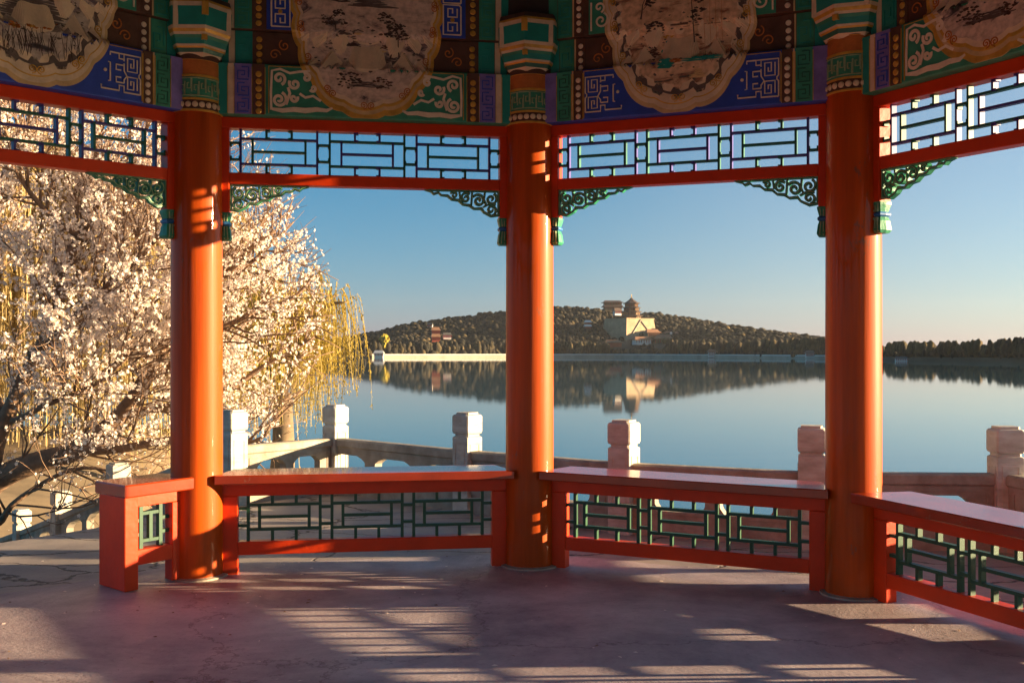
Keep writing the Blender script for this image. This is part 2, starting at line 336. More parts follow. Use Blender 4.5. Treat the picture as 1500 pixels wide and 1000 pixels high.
mb = MB(); mb.face([(-9000, -3000, WATER_Z), (9000, -3000, WATER_Z), (9000, 14000, WATER_Z), (-9000, 14000, WATER_Z)], M['water'])
tag(mb.build('lake'), kind='structure')
# lake bed sheet keeps the ground reaching the horizon
M['earth'] = mat('dry_earth', (0.22, 0.16, 0.09), 0.95, 0.4, 1.2, 0.4, 8)

# ------------------------------------------------------------------ far hills with forest, far shore
def interp(tab, x):
    if x <= tab[0][0]: return tab[0][1]
    for (a, b), (c, d) in zip(tab, tab[1:]):
        if x <= c: return b+(d-b)*(x-a)/(c-a)
    return tab[-1][1]
TOP = [(-900, 514), (100, 512), (300, 506), (400, 505), (470, 498), (540, 486), (600, 471), (640, 466), (700, 458), (745, 453), (813, 447), (850, 448), (890, 452), (925, 456), (960, 456), (1000, 462), (1060, 472), (1110, 480), (1160, 487), (1210, 492), (1260, 499), (1300, 504), (1340, 511), (1400, 512), (1500, 515), (1700, 514), (2600, 514)]
DCR = [(300, 1700), (1000, 1700), (1210, 1350), (1330, 900), (1500, 750), (2600, 700)]
DSH = [(300, 1290), (545, 1330), (750, 1440), (900, 1440), (1100, 1150), (1210, 950), (1330, 640), (1500, 500), (2600, 450)]
def ray_hill(u, k):   # u: bearing in px, k: 0 shore .. 1 crest .. >1 behind
    ds, dc = interp(DSH, u), interp(DCR, u)
    Y = ds+(dc-ds)*k
    hz = EYE+(519-interp(TOP, u))/1500*dc
    prof = min(1, max(0, k))
    tree = 9 if u < 1230 else 7
    hz = max(WATER_Z+2.5, hz-tree)
    s = prof*prof*(3-2*prof)*.45+prof*.55
    if k > 1: s = max(0, 1-(k-1)*.7)
    z = WATER_Z+2.4+(hz-WATER_Z-2.4)*s
    x = (u-750)/1500*Y
    z += (8*noise.noise(Vector((x*.008, Y*.008, 0)))+3*noise.noise(Vector((x*.03, Y*.03, 4))))*prof*(hz > 8)*(1 if k < .8 else max(0, 1-(k-.8)*5))
    return Vector((x, Y, z))
M['hill'] = mat('hill_earth', (0.10, 0.075, 0.045), 0.95, 0.4, .02)
mb = MB(); us = [-900+i*20 for i in range(176)]; ks = [0, 0, .03, .1, .2, .3, .4, .5, .6, .7, .8, .9, 1, 1.2, 1.6, 2.4]
rows = []
for j, k in enumerate(ks):
    rows.append([])
    for u in us:
        p = ray_hill(u, k)
        if j == 0: p.z = WATER_Z-1.5
        rows[-1].append(p)
mb.rings(rows, M['hill'], close=False, cap0=False, cap1=False)
mb.m = [mb.mi(M['hill'])]*len(mb.f)
tag(mb.build('hill', smooth=True), kind='structure')

def fol_mat(name, c_dark, c_mid, c_light, sc_=.05):
    m = bpy.data.materials.new(name); m.use_nodes = True; n = m.node_tree; b = n.nodes['Principled BSDF']; b.inputs['Roughness'].default_value = .9; b.inputs['Specular IOR Level'].default_value = .15
    tc = n.nodes.new('ShaderNodeTexCoord'); t = n.nodes.new('ShaderNodeTexNoise'); t.inputs['Scale'].default_value = sc_; t.inputs['Detail'].default_value = 5; t.inputs['Roughness'].default_value = .75
    n.links.new(tc.outputs['Object'], t.inputs['Vector'])
    r = n.nodes.new('ShaderNodeValToRGB'); e = r.color_ramp.elements; e[0].position = .36; e[0].color = (*c_dark, 1); e[1].position = .66; e[1].color = (*c_light, 1); k = e.new(.5); k.color = (*c_mid, 1)
    n.links.new(t.outputs['Fac'], r.inputs[0]); n.links.new(r.outputs[0], b.inputs['Base Color']); return m
M['pine'] = fol_mat('hill_evergreens', (.016, .017, .012), (.027, .024, .017), (.045, .034, .024), .012)
M['olive'] = fol_mat('lakeside_willow_tint', (.03, .027, .014), (.065, .05, .025), (.13, .09, .04), .06)

def clump(mb, c, rx, rz, m, lat=5, lon=7, jag=.22):
    """one far tree: a ragged crown of facets, wider below, on no visible trunk"""
    rings = []
    ph = rnd.random()*6
    for a in range(lat):
        th = math.pi*(a+.4)/(lat)
        rings.append([Vector((c.x+rx*math.sin(th)*(1+jag*(rnd.random()-.5)*2)*math.cos(ph+2*math.pi*b/lon), c.y+rx*math.sin(th)*(1+jag*(rnd.random()-.5)*2)*math.sin(ph+2*math.pi*b/lon), c.z-rz*math.cos(th)*(1+jag*.4*(rnd.random()-.5)))) for b in range(lon)])
    mb.rings(rings, m)
fo = MB(); sh = MB()
KEEP = [(877, 990, .02, .62)]   # the monastery slope stays mostly open
for i in range(15000):
    u = rnd.uniform(300, 1560) if i % 6 else rnd.uniform(-600, 2300)
    k = rnd.random()**.8*1.12
    if 893 < u < 975 and .06 < k < .62 and rnd.random() < .93: continue
    if 880 < u < 945 and .6 <= k < .97 and rnd.random() < .8: continue
    if 624 < u < 665 and .05 < k < .45 and rnd.random() < .8: continue
    if 975 <= u < 1010 and .08 < k < .4 and rnd.random() < .6: continue
    p = ray_hill(u, k)
    if u < 1230: r_ = rnd.uniform(3.0, 6.4)
    else: r_ = rnd.uniform(1.0, 2.4)
    if 1290 < u: r_ *= .9
    rz = r_*rnd.uniform(.7, 1.15)
    mmx = M['pine'] if rnd.random() < .8 else M['olive']
    clump(fo, p+Vector((0, 0, rz*.45)), r_, rz, mmx)
    if u > 1215:
        for q_ in range(2): clump(fo, p+Vector((rnd.gauss(0, 3), rnd.gauss(0, 3), rnd.uniform(.5, 3.2))), r_*rnd.uniform(.5, .9), rz*rnd.uniform(.6, 1.2), M['pine'], 4, 6, .4)
tag(fo.build('hillside_forest', smooth=True), 'dense dark evergreen forest covering the far hillside across the lake', None, None, 'stuff')
for i in range(1100):
    u = rnd.uniform(330, 1600); p = ray_hill(u, rnd.uniform(.012, .06))
    if 893 < u < 975: hh = rnd.uniform(3, 5)
    else: hh = rnd.uniform(5, 11)*(.55 if u > 1230 else 1)
    clump(sh, p+Vector((0, 0, hh*.85)), hh*.42, hh*.9, M['olive'] if rnd.random() < .6 else M['pine'], 6, 6, .5)
tag(sh.build('lakeside_woodland', smooth=True), 'band of olive and brown bare trees along the far lake shore', None, None, 'stuff')

# embankment wall along the far shore, with balustrade posts
M['white'] = mat('white_plaster', (0.7, 0.66, 0.6), .8, .1, .3)
M['fwall'] = mat('pale_embankment_stone', (0.42, 0.35, 0.26), 0.8, 0.3, .05)
mb = MB(); pb = MB()
us = [545+i*6 for i in range(112)]
pr = None
for i, u in enumerate(us):
    ds = interp(DSH, u)-6; q = Vector(((u-750)/1500*ds, ds, 0))
    if pr is not None:
        hh = 3.6*ds/1440
        a, b_ = pr, q
        mb.hexa([(a.x, a.y, WATER_Z-1), (b_.x, b_.y, WATER_Z-1), (b_.x, b_.y+3, WATER_Z-1), (a.x, a.y+3, WATER_Z-1), (a.x, a.y, WATER_Z+hh), (b_.x, b_.y, WATER_Z+hh), (b_.x, b_.y+3, WATER_Z+hh), (a.x, a.y+3, WATER_Z+hh)], M['fwall'])
        pb.hexa([(a.x, a.y-.4, WATER_Z+hh), (b_.x, b_.y-.4, WATER_Z+hh), (b_.x, b_.y+.4, WATER_Z+hh), (a.x, a.y+.4, WATER_Z+hh), (a.x, a.y-.4, WATER_Z+hh+1.1), (b_.x, b_.y-.4, WATER_Z+hh+1.1), (b_.x, b_.y+.4, WATER_Z+hh+1.1), (a.x, a.y+.4, WATER_Z+hh+1.1)], M['white'])
    pr = q
ew = thing('embankment', (0, 1440, WATER_Z), 'long pale stone embankment with a white parapet at the foot of the far hill', 'embankment')
mb.build('wall', ew); pb.build('parapet', ew)

# ---- far buildings
M['yellowwall'] = mat('ochre_wall', (0.27, 0.18, 0.09), .8, .25, .3)
M['bast'] = mat('buff_bastion_stone', (0.42, 0.30, 0.18), .85, .35, .12)
M['froof'] = mat('brown_glazed_roof', (0.10, 0.065, 0.045), .55, .3, .3)
M['froof2'] = mat('terracotta_roof', (0.34, 0.17, 0.09), .7, .3, .3)
M['fdark'] = mat('dark_timber', (0.07, 0.035, 0.025), .8, .3, .3)  # dark brown timber, its own colour with random variation
M['fred'] = mat('vermilion_timber', (0.42, 0.07, 0.03), .7, .2, .3)
def oct_ring(c, r, z, n=8, a0=R(22.5)): return [(c.x+r*math.cos(a0+2*math.pi*i/n), c.y+r*math.sin(a0+2*math.pi*i/n), z) for i in range(n)]
# tower
Dp = 1560; sc1 = Dp/1500
def fp(x, y, Dq): return Vector(((x-750)/1500*Dq, Dq, EYE-(y-519)/1500*Dq))
c = fp(925, 468, Dp); T = thing('pagoda_tower', tuple(c), 'brown four-eaved octagonal pagoda tower on a buff stone bastion on the far hill', 'pagoda')
lev = [(14.6, 0, 5.0, 17.6), (13.0, 7.2, 4.4, 16.2), (11.6, 13.6, 4.2, 14.8), (9.8, 19.8, 4.8, 13.6)]
for i, (r_, z0, hh, re) in enumerate(lev):
    mb = MB(); mb.rings([oct_ring(c, r_, c.z+z0), oct_ring(c, r_, c.z+z0+hh)], M['yellowwall'])
    for k in range(8):
        a = R(22.5)+2*math.pi*k/8
        for f in (0, .33, .66):
            a2 = Vector(oct_ring(c, r_+.15, 0)[k]).lerp(Vector(oct_ring(c, r_+.15, 0)[(k+1) % 8]), f)
            mb.box(a2.x-.45, a2.x+.45, a2.y-.45, a2.y+.45, c.z+z0, c.z+z0+hh, M['fred'])
    mb.build('storey', T)
    mb = MB(); zt = c.z+z0+hh
    if i < 3: mb.rings([oct_ring(c, re, zt-.6), oct_ring(c, re+.2, zt), oct_ring(c, (re+lev[i+1][0])/2, zt+1.0), oct_ring(c, lev[i+1][0], zt+2.2)], M['froof'])
    else: mb.rings([oct_ring(c, re, zt-.6), oct_ring(c, re+.3, zt+.1), oct_ring(c, re*.62, zt+2.4), oct_ring(c, re*.3, zt+5.6), oct_ring(c, .7, zt+8.6)], M['froof'])
    mb.build('roof', T)
mb = MB(); mb.lathe(c, [(.7, c.z+33.1), (.9, c.z+34.1), (.4, c.z+34.9), (.7, c.z+35.9), (.15, c.z+38.8)], M['gold'], 10); mb.build('finial', T)
# bastion: square block turned so its right-hand face takes the sun
cb = fp(925, 468, Dp); Bt = thing('stone_bastion', (cb.x, cb.y-10, cb.z-28), 'buff stone bastion with crossing stairways below the pagoda tower', 'bastion')
def quad_ring(cx, cy, wx, wy, z, a): return [(cx+x*math.cos(a)-y*math.sin(a), cy+x*math.sin(a)+y*math.cos(a), z) for x, y in ((-wx, -wy), (wx, -wy), (wx, wy), (-wx, wy))]
ang = R(33)
mb = MB(); mb.rings([quad_ring(cb.x-3, cb.y+6, 31, 31, cb.z-34, ang), quad_ring(cb.x-3, cb.y+6, 26.5, 26.5, cb.z-.2, ang)], M['bast']); mb.build('wall', Bt)
mb = MB(); mb.rings([quad_ring(cb.x-3, cb.y+6, 27.2, 27.2, cb.z-.2, ang), quad_ring(cb.x-3, cb.y+6, 27.2, 27.2, cb.z+1.6, ang)], M['bast']); mb.build('parapet', Bt)
# crossing stair flights on the sunny face
for sx in (1, -1):
    mb = MB()
    def q(t, dz, out):
        # along the lower-right face, from one end at the foot to the middle at the top
        X = (-1+t)*sx*26; k = (cb.z-.5-30*(1-t))
        # face normal direction is local -y
        yy = -(26.5+4.5*(cb.z-k)/34)-out
        x = X*math.cos(ang)-yy*math.sin(ang); y = X*math.sin(ang)+yy*math.cos(ang)
        return (cb.x-3+x, cb.y+6+y, k+dz)
    for i in range(12):
        a, b_ = i/12, (i+1)/12
        mb.hexa([q(a, -1.6, 1.6), q(b_, -1.6, 1.6), q(b_, -1.6, -.5), q(a, -1.6, -.5), q(a, 0, 1.6), q(b_, 0, 1.6), q(b_, 0, -.5), q(a, 0, -.5)], M['stone2'])
    mb.build('stairway', Bt)
def hall(name, x, y, Dq, wpx, hpx, label, wallm, roofm, rz=0.0, depth=.6, storeys=1, cat='hall', group=None):
    s = Dq/1500; c = fp(x, y, Dq); W = wpx*s/2; H = hpx*s; dpt = W*depth
    t = thing(name, tuple(c), label, cat, group)
    z = c.z; wall_h = H*.5/storeys
    def rr(wx, wy, z): return quad_ring(c.x, c.y, wx, wy, z, rz)
    for k in range(storeys):
        mb = MB(); mb.rings([rr(W*.8, dpt*.8, z-(3*s if k == 0 else 0)), rr(W*.8, dpt*.8, z+wall_h)], wallm)
        n_ = 7
        for j in range(n_):
            X = -W*.8+2*W*.8*j/(n_-1); p = Vector((X*math.cos(rz)+dpt*.84*math.sin(rz)*1, X*math.sin(rz)-dpt*.84*math.cos(rz), 0))
            mb.box(c.x+p.x-.4*s, c.x+p.x+.4*s, c.y+p.y-.4*s, c.y+p.y+.3*s, z, z+wall_h, M['fred'])
        mb.build('wall', t)
        z += wall_h; rh = H*.5/storeys
        mb = MB()
        if k < storeys-1: mb.rings([rr(W, dpt, z-.3*s), rr(W*1.02, dpt*1.02, z), rr(W*.8, dpt*.8, z+rh)], roofm)
        else: mb.rings([rr(W, dpt, z-.3*s), rr(W*1.03, dpt*1.03, z+.1*s), rr(W*.84, dpt*.5, z+rh*.45), rr(W*.76, dpt*.08, z+rh*.95), rr(W*.74, dpt*.05, z+rh)], roofm)
        mb.build('roof', t); z += rh
    return t
def hallt(*a, **k): return hall(*a, group='temple halls on the far hill', **k)
hallt('temple_hall', 897, 453, 1660, 30, 13, 'ochre hall with a broad brown double roof on the ridge left of the pagoda', M['yellowwall'], M['froof'], 0.1, .6, 2)
hallt('temple_hall', 955, 492, 1480, 24, 10, 'terracotta roofed hall at the foot of the stone bastion', M['yellowwall'], M['froof2'], .35)
hallt('temple_hall', 940, 502, 1462, 30, 9, 'pale walled hall just below the bastion near the lake shore', M['white'], M['froof2'], .35)
hallt('temple_hall', 972, 502, 1466, 26, 12, 'larger brown roofed hall lower right of the bastion', M['yellowwall'], M['froof2'], -.3)
hallt('temple_hall', 984, 492, 1500, 22, 7, 'low terracotta roofed hall on the slope right of the bastion', M['white'], M['froof2'], -.2)
hallt('temple_hall', 898, 505, 1462, 28, 7, 'long low reddish roofed hall left of the bastion foot', M['fred'], M['froof2'], .1)
hall('hill_pavilion', 861, 481, 1560, 11, 12, 'small dark two-tier pavilion with a white top tier left of the bastion', M['fdark'], M['white'], .1, .8, 2, 'pavilion')
hall('hill_pavilion', 904, 459, 1620, 14, 8, 'pale archway building just below the ridge hall', M['white'], M['froof'], .5, .5, 1, 'pavilion')
hall('red_pavilion', 638, 498, 1440, 14, 19, 'two-storey vermilion pavilion among trees on the left hillside', M['fred'], M['froof2'], .2, .8, 2, 'pavilion')
hall('hill_house', 655, 494, 1450, 14, 7, 'grey roofed house beside the vermilion pavilion', M['white'], M['tile'], .2, .6, 1, 'house')
hall('hill_house', 630, 478, 1600, 9, 5, 'small pale house higher on the slope above the vermilion pavilion', M['white'], M['tile'], -.2, .6, 1, 'house')
hall('shore_house', 1046, 520, 1225, 20, 9, 'low shore house with terracotta roof at the waterside under the hill', M['white'], M['froof2'], 0, .5, 1, 'house')
hall('boathouse', 555, 521, 1318, 16, 8, 'small white flat boathouse at the left end of the far embankment', M['white'], M['white'], 0, .5, 1, 'boathouse')
hall('shore_house', 1186, 521, 960, 14, 8, 'pale grey house by the water where the hill slopes down', M['white'], M['tile'], 0, .5, 1, 'house')
hall('shore_pavilion', 1360, 514, 720, 20, 13, 'small wide-roofed pavilion above the treeline at far right', M['fdark'], M['froof'], 0, .8, 1, 'pavilion')
hall('shore_house', 1320, 528, 600, 20, 6, 'low white building on the right-hand shore', M['white'], M['tile'], 0, .4, 1, 'house')
# white pillar monument
c = fp(983, 495, 1480); mb = MB(); mb.rings([quad_ring(c.x, c.y, 1.6, 1.6, c.z-2, 0), quad_ring(c.x, c.y, 1.4, 1.4, c.z+7, 0), quad_ring(c.x, c.y, 1.9, 1.9, c.z+7.3, 0), quad_ring(c.x, c.y, .3, .3, c.z+9.2, 0)], M['white'])
tag(mb.build('stone_stele', origin=tuple(c)), 'slim white stele standing on the slope right of the bastion', 'monument')
# yellow willow tree on the far shore
M['fyellow'] = fol_mat('spring_yellow_foliage', (.16, .13, .01), (.36, .27, .03), (.48, .38, .06), .3)
for (x, y, r_, lab, mm) in ((563, 498, 8, 'bright yellow round willow on the far shore by the boathouse', 'fyellow'), (549, 500, 7, 'dull olive willow left of the bright yellow one on the far shore', 'olive')):
    c = fp(x, y, 1350); t = thing('shore_willow', (c.x, c.y, WATER_Z+2), lab, 'tree')
    mb = MB(); mb.tube([(c.x, c.y, WATER_Z+1), (c.x+.5, c.y, c.z)], [.8, .4], M['wbark'], 6); mb.build('trunk', t)
    mb = MB()
    for k in range(60):
        d = Vector((rnd.gauss(0, 1), rnd.gauss(0, 1), rnd.gauss(0, 1))).normalized()*r_*rnd.uniform(.4, .95)
        if d.z < 0: d.z *= 1.5
        clump(mb, c+d, r_*.25, r_*rnd.uniform(.25, .5), M[mm], 4, 5, .5)
    mb.build('crown', t)

# ------------------------------------------------------------------ pavilion
PV = thing('pavilion', (CEN.x, CEN.y, 0), 'octagonal open pavilion with vermilion columns, fret lattices and painted beams', 'pavilion')

def meander(bay, mb, t0, t1, h0, h1, d, m, vertical=True, w_=.006, dfun=None):
    cw = (t1-t0); ch = cw*1.25; n = max(1, round((h1-h0)/ch)); ch = (h1-h0)/n
    for i in range(n):
        f = 1 if i % 2 else -1
        P_ = [(-.42, .08), (.42, .08), (.42, .62), (-.12, .62), (-.12, .36), (.14, .36)]
        bay.ribbon(mb, [((t0+t1)/2+f*x*cw*.85, h0+(i+y)*ch) for x, y in P_], w_, 0+d, d+.004, m, dfun=dfun)
        P_ = [(-.42, .22), (-.42, .86), (.12, .86)]
        bay.ribbon(mb, [((t0+t1)/2+f*x*cw*.85, h0+(i+y)*ch) for x, y in P_], w_, 0+d, d+.004, m, dfun=dfun)
def disc(bay, mb, t, h, r_, d, m, n=10, th=.006):
    ring0 = [bay.P(t+r_*math.cos(2*math.pi*i/n), h+r_*math.sin(2*math.pi*i/n), d) for i in range(n)]
    ring1 = [bay.P(t+r_*.7*math.cos(2*math.pi*i/n), h+r_*.7*math.sin(2*math.pi*i/n), d+th) for i in range(n)]
    mb.rings([ring0, ring1], m, cap0=False)
def spiral(cx, cy, r0, turns, a0=0.0, dir_=1, n=26, rmin=.12):
    return [(cx+r0*(1-(1-rmin)*i/(n-1))*math.cos(a0+dir_*turns*2*math.pi*i/(n-1)), cy+r0*(1-(1-rmin)*i/(n-1))*math.sin(a0+dir_*turns*2*math.pi*i/(n-1))) for i in range(n)]
V1, V2, VT = .27, .45, .95       # lower beam top, cushion board top, upper beam top
DL, DP, DU = .055, .015, .045
def dstep(h):
    v = h-RT
    if v < V1+.001: return DL
    if v < V1+.022: return DL+(DP-DL)*(v-V1-.001)/.021
    if v < V2-.022: return DP
    if v < V2-.001: return DP+(DU-DP)*(v-V2+.022)/.021
    return DU
def painted_beam(bay, style):
    L = bay.L; c = L/2
    field = M['pgreen'] if style == 'scroll' else M['pblue']
    field2 = M['pblue'] if style == 'scroll' else M['pgreen']
    mb = MB()
    bay.box(mb, 0.0, L, RT+.0, RT+V1, -.12, DL, field)
    bay.box(mb, 0.0, L, RT+V1, RT+V2, -.1, DP, M['pbrown'])
    bay.box(mb, 0.0, L, RT+V2, RT+VT, -.12, DU, M['pbrown'])
    bm = mb.build('painted_beam', PV, bevel=.008)
    # end bands
    q = .0025
    bands = [(.115, .165, 'pteal'), (.165, .195, 'cream'), (.198, .285, 'ppurple'), (.288, .352, 'pbrown')] if style == 'scroll' else [(.115, .18, 'ppurple'), (.183, .265, 'pgreen'), (.268, .276, 'cream2'), (.278, .33, 'pbrown')]
    for side in (0, 1):
        mb = MB()
        for a, b_, mm in bands:
            if side: a, b_ = L-b_, L-a
            bay.box(mb, a, b_, RT+.004, RT+V1-.004, DL, DL+q, M[mm])
            bay.box(mb, a, b_, RT+V1+.002, RT+V2-.002, DP, DP+q, M['pteal' if mm == 'ppurple' else mm])
            bay.box(mb, a, b_, RT+V2+.002, RT+VT, DU, DU+q, M['pgreen' if mm == 'ppurple' else mm])
        # meander on band
        a, b_ = (.203, .280) if style == 'scroll' else (.187, .262)
        if side: a, b_ = L-b_, L-a
        mc = M['line'] if style != 'scroll' else M['pblue']
        meander(bay, mb, a, b_, RT+.01, RT+V1-.01, q, mc if style == 'scroll' else M['lteal'], dfun=dstep)
        meander(bay, mb, a, b_, RT+V2+.01, RT+VT-.02, q, M['pteal'], dfun=dstep, w_=.007)
        meander(bay, mb, a, b_, RT+V1+.02, RT+V2-.02, q, M['pteal'], dfun=dstep, w_=.007)
        # fine outline lines
        for x in ((.116, .163, .196, .286, .353) if style == 'scroll' else (.181, .266, .277, .331)):
            x_ = L-x if side else x
            bay.ribbon(mb, [(x_, RT+.006), (x_, RT+V1-.02)], .003, q, q+.003, M['gold'], dfun=dstep)
        mb.build('end_band', bm)
    # beads
    bx = .32 if style == 'scroll' else .304
    bm_m = M['gold'] if style == 'scroll' else M['line']
    for side in (0, 1):
        mb = MB(); x = L-bx if side else bx; h = RT+.022
        while h < RT+VT-.02:
            v = h-RT
            if abs(v-V1) > .02 and abs(v-V2) > .02:
                disc(bay, mb, x, h, .0165 if style == 'scroll' else .0145, dstep(h)+q, bm_m)
            h += .0385
        mb.build('bead_row', bm)
    # corner ornaments
    w_ = .0085
    for side in (0, 1):
        mb = MB()
        def X(t): return L-t if side else t
        def rib(pts, w2=w_, m=M['line'], v0=0.0, tp=None): bay.ribbon(mb, [(X(t), RT+v0+h) for t, h in pts], w2, q, q+.004, m, dfun=dstep, taper=tp)
        w_ = .0085
        if style == 'scroll':
            fld = .37; w_ = .012
            for (cx, cy, r_, tn, a0, dr) in ((.425, .085, .040, 1.6, 1.2, -1), (.425, .195, .034, 1.3, -1.2, 1), (.505, .170, .030, 1.3, 2.6, 1), (.500, .095, .022, 1.1, .4, -1), (.565, .205, .024, 1.2, 2.2, -1), (.60, .15, .018, 1.0, 3.6, 1)):
                rib(spiral(cx, cy, r_, tn, a0, dr), w_*1.25)
            rib([(.385, .03), (.383, .12), (.388, .235), (.43, .245), (.48, .225), (.53, .235), (.585, .24)], w_)
            rib([(.39, .035), (.44, .028), (.50, .036), (.56, .032), (.62, .040), (.67, .036), (.70, .05)], w_*1.9, tp=[.6, 1, 1.1, 1.2, 1, .8, .4])
            rib([(.46, .06), (.48, .12), (.47, .15)], w_*1.2); rib([(.53, .12), (.56, .10), (.60, .11), (.64, .085)], w_*1.1)
            rib([(.372, .012), (.372, .258), (.56, .258)], .004, M['gold'])
        else:
            # angular fret
            rib([(.345, .04), (.345, .115), (.353, .123), (.353, .135), (.345, .143), (.345, .225), (.43, .225), (.43, .192), (.39, .192), (.39, .205)][0:8], w_*.8)
            rib([(.345, .04), (.43, .04), (.43, .07), (.455, .07), (.455, .045), (.545, .045), (.545, .062)], w_*.8)
            rib([(.362, .058), (.362, .118), (.412, .118), (.412, .058), (.380, .058), (.380, .098), (.395, .098), (.395, .078)], w_*.75)
            rib([(.362, .208), (.362, .145), (.412, .145), (.412, .208), (.380, .208), (.380, .165), (.395, .165), (.395, .185)], w_*.75)
            rib([(.43, .085), (.43, .10), (.415, .12), (.43, .145), (.43, .18)], w_*.7)
            rib([(.43, .225), (.455, .225), (.455, .20), (.43, .20)], w_*.75); rib([(.43, .17), (.47, .17), (.47, .145), (.445, .145)], w_*.75); rib([(.43, .085), (.47, .085), (.47, .11), (.445, .11)], w_*.75)
            rib([(.455, .225), (.50, .225), (.50, .21)], w_*.8)
            rib([(.51, .175), (.50, .175), (.50, .085), (.51, .085)], w_*.7)
            disc(bay, mb, X(.524), RT+.135, .009, dstep(RT+.1)+q, M['line'])
            rib([(.337, .012), (.337, .258), (.50, .258)], .004, M['gold'])
        mb.build('corner_ornament', bm)
    # upper-beam colour fields beside the medallion with their own small ornaments
    for side in (0, 1):
        mb = MB(); a, b_ = (.36, .50)
        if side: a, b_ = L-b_, L-a
        bay.box(mb, a, b_, RT+V2+.004, RT+VT, DU, DU+q, field2)
        def X(t): return L-t if side else t
        def rib(pts, w2=.008, m=M['line']): bay.ribbon(mb, [(X(t), RT+h) for t, h in pts], w2, q, q+.004, m, dfun=lambda h: DU+.002)
        for v0 in (V2+.02, V2+.19):
            if style == 'scroll':
                rib([(.385, v0), (.385, v0+.15), (.395, v0+.16), (.48, v0+.16), (.48, v0), (.385, v0)])
                rib([(.405, v0+.02), (.405, v0+.065), (.455, v0+.065), (.455, v0+.02), (.43, v0+.02), (.43, v0+.045)])
                rib([(.405, v0+.14), (.405, v0+.095), (.455, v0+.095), (.455, v0+.14), (.43, v0+.14), (.43, v0+.115)])
                disc(bay, mb, X(.43), RT+v0+.08, .012, DU+q, M['gold'])
            else:
                rib(spiral(.43, v0+.05, .042, 1.4, 1.2, -1), .010); rib(spiral(.42, v0+.12, .03, 1.2, -1.2, 1), .010); rib([(.375, v0), (.375, v0+.15)], .009)
        # cloud wisps on the brown cushion board
        for k in range(2):
            bay.ribbon(mb, [(X(t), RT+V1+h) for t, h in spiral(.40+.05*k, .06+.05*k, .03, 1.3, k*2, 1)], .006, q, q+.003, M['porange'], dfun=dstep)
        mb.build('upper_panel', bm)
    # medallion: scalloped rings round a painted picture, following the beam's steps
    mb = MB(); nth = 168; cy = .66
    rx0, rz0 = (.40, .66) 
    def edge_r(th):
        # superellipse, scalloped
        ct, st = math.cos(th), math.sin(th)
        e = 2.3
        r = 1/((abs(ct)/rx0)**e+(abs(st)/rz0)**e)**(1/e)
        return r
    def rad(th, k):
        s_ = abs(math.sin(th*9+.3)); return edge_r(th)*(k)+(s_**.7-.6)*.022*min(1, k)
    if style == 'scroll': lay = [(1.0, 'gold'), (.955, 'cream2'), (.925, 'gold'), (.90, 'cream'), (.865, 'land')]
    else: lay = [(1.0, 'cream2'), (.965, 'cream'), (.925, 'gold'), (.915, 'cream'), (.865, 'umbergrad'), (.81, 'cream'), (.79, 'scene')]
    if bay is bays['L']: lay[-1] = (lay[-1][0], 'rocks')
    if bay is bays['S']: lay[-1] = (lay[-1][0], 'land')
    ths = [math.pi*1.0+math.pi*i/nth for i in range(nth+1)]
    ths = [math.pi*.86+math.pi*1.28*i/nth for i in range(nth+1)]
    for k0_, k1_ in ((.93, .8), (.8, .6), (.6, .4), (.4, .2), (.2, 0)):   # plain ground coat under the rings
        gr = []
        for kk in (k0_, k1_):
            gr.append([bay.P(c+edge_r(th)*kk*math.cos(th), RT+max(.002, min(VT-.005, cy+edge_r(th)*kk*math.sin(th))), dstep(RT+min(VT-.005, cy+edge_r(th)*kk*math.sin(th)))+.0045) for th in ths])
        mb.rings(gr, M['cream'], close=False, cap0=False, cap1=False)
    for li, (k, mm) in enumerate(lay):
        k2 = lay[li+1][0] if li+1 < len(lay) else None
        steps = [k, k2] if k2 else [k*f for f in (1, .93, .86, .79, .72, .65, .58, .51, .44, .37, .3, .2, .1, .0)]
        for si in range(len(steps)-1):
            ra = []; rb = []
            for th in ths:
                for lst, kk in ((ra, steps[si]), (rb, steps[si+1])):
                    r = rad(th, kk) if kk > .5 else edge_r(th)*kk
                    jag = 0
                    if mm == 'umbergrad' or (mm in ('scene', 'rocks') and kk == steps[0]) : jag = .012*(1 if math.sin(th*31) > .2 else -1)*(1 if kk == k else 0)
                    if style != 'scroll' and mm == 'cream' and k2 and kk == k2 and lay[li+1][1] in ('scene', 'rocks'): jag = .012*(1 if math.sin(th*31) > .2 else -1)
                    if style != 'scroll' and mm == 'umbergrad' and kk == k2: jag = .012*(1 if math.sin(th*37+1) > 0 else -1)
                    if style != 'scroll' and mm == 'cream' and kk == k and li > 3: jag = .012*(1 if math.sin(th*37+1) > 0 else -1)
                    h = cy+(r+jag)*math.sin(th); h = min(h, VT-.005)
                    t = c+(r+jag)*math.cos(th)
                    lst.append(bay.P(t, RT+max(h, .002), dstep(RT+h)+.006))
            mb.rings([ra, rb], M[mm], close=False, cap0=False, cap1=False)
    # rim thickness
    mb.rings([[bay.P(c+rad(th, 1)*math.cos(th), RT+max(.002, min(VT-.005, cy+rad(th, 1)*math.sin(th))), dstep(RT+cy+rad(th, 1)*math.sin(th))+dd) for th in ths] for dd in (0, .006)], M['cream2'], close=False, cap0=False, cap1=False)
    # paired curls on the rim
    for i in range(9):
        th = math.pi*1.04+math.pi*.92*i/8
        for dth, dr in ((-.035, 1), (.035, -1)):
            r = edge_r(th+dth)*(.895 if style == 'scroll' else .885)
            pts = [(a, RT+b_) for a, b_ in spiral(c+r*math.cos(th+dth), cy+r*math.sin(th+dth), .021, 1.7, th, dr, 20)]
            bay.ribbon(mb, pts, .0045, .006, .009, M['porange'] if style == 'scroll' else M['gold'], dfun=dstep)
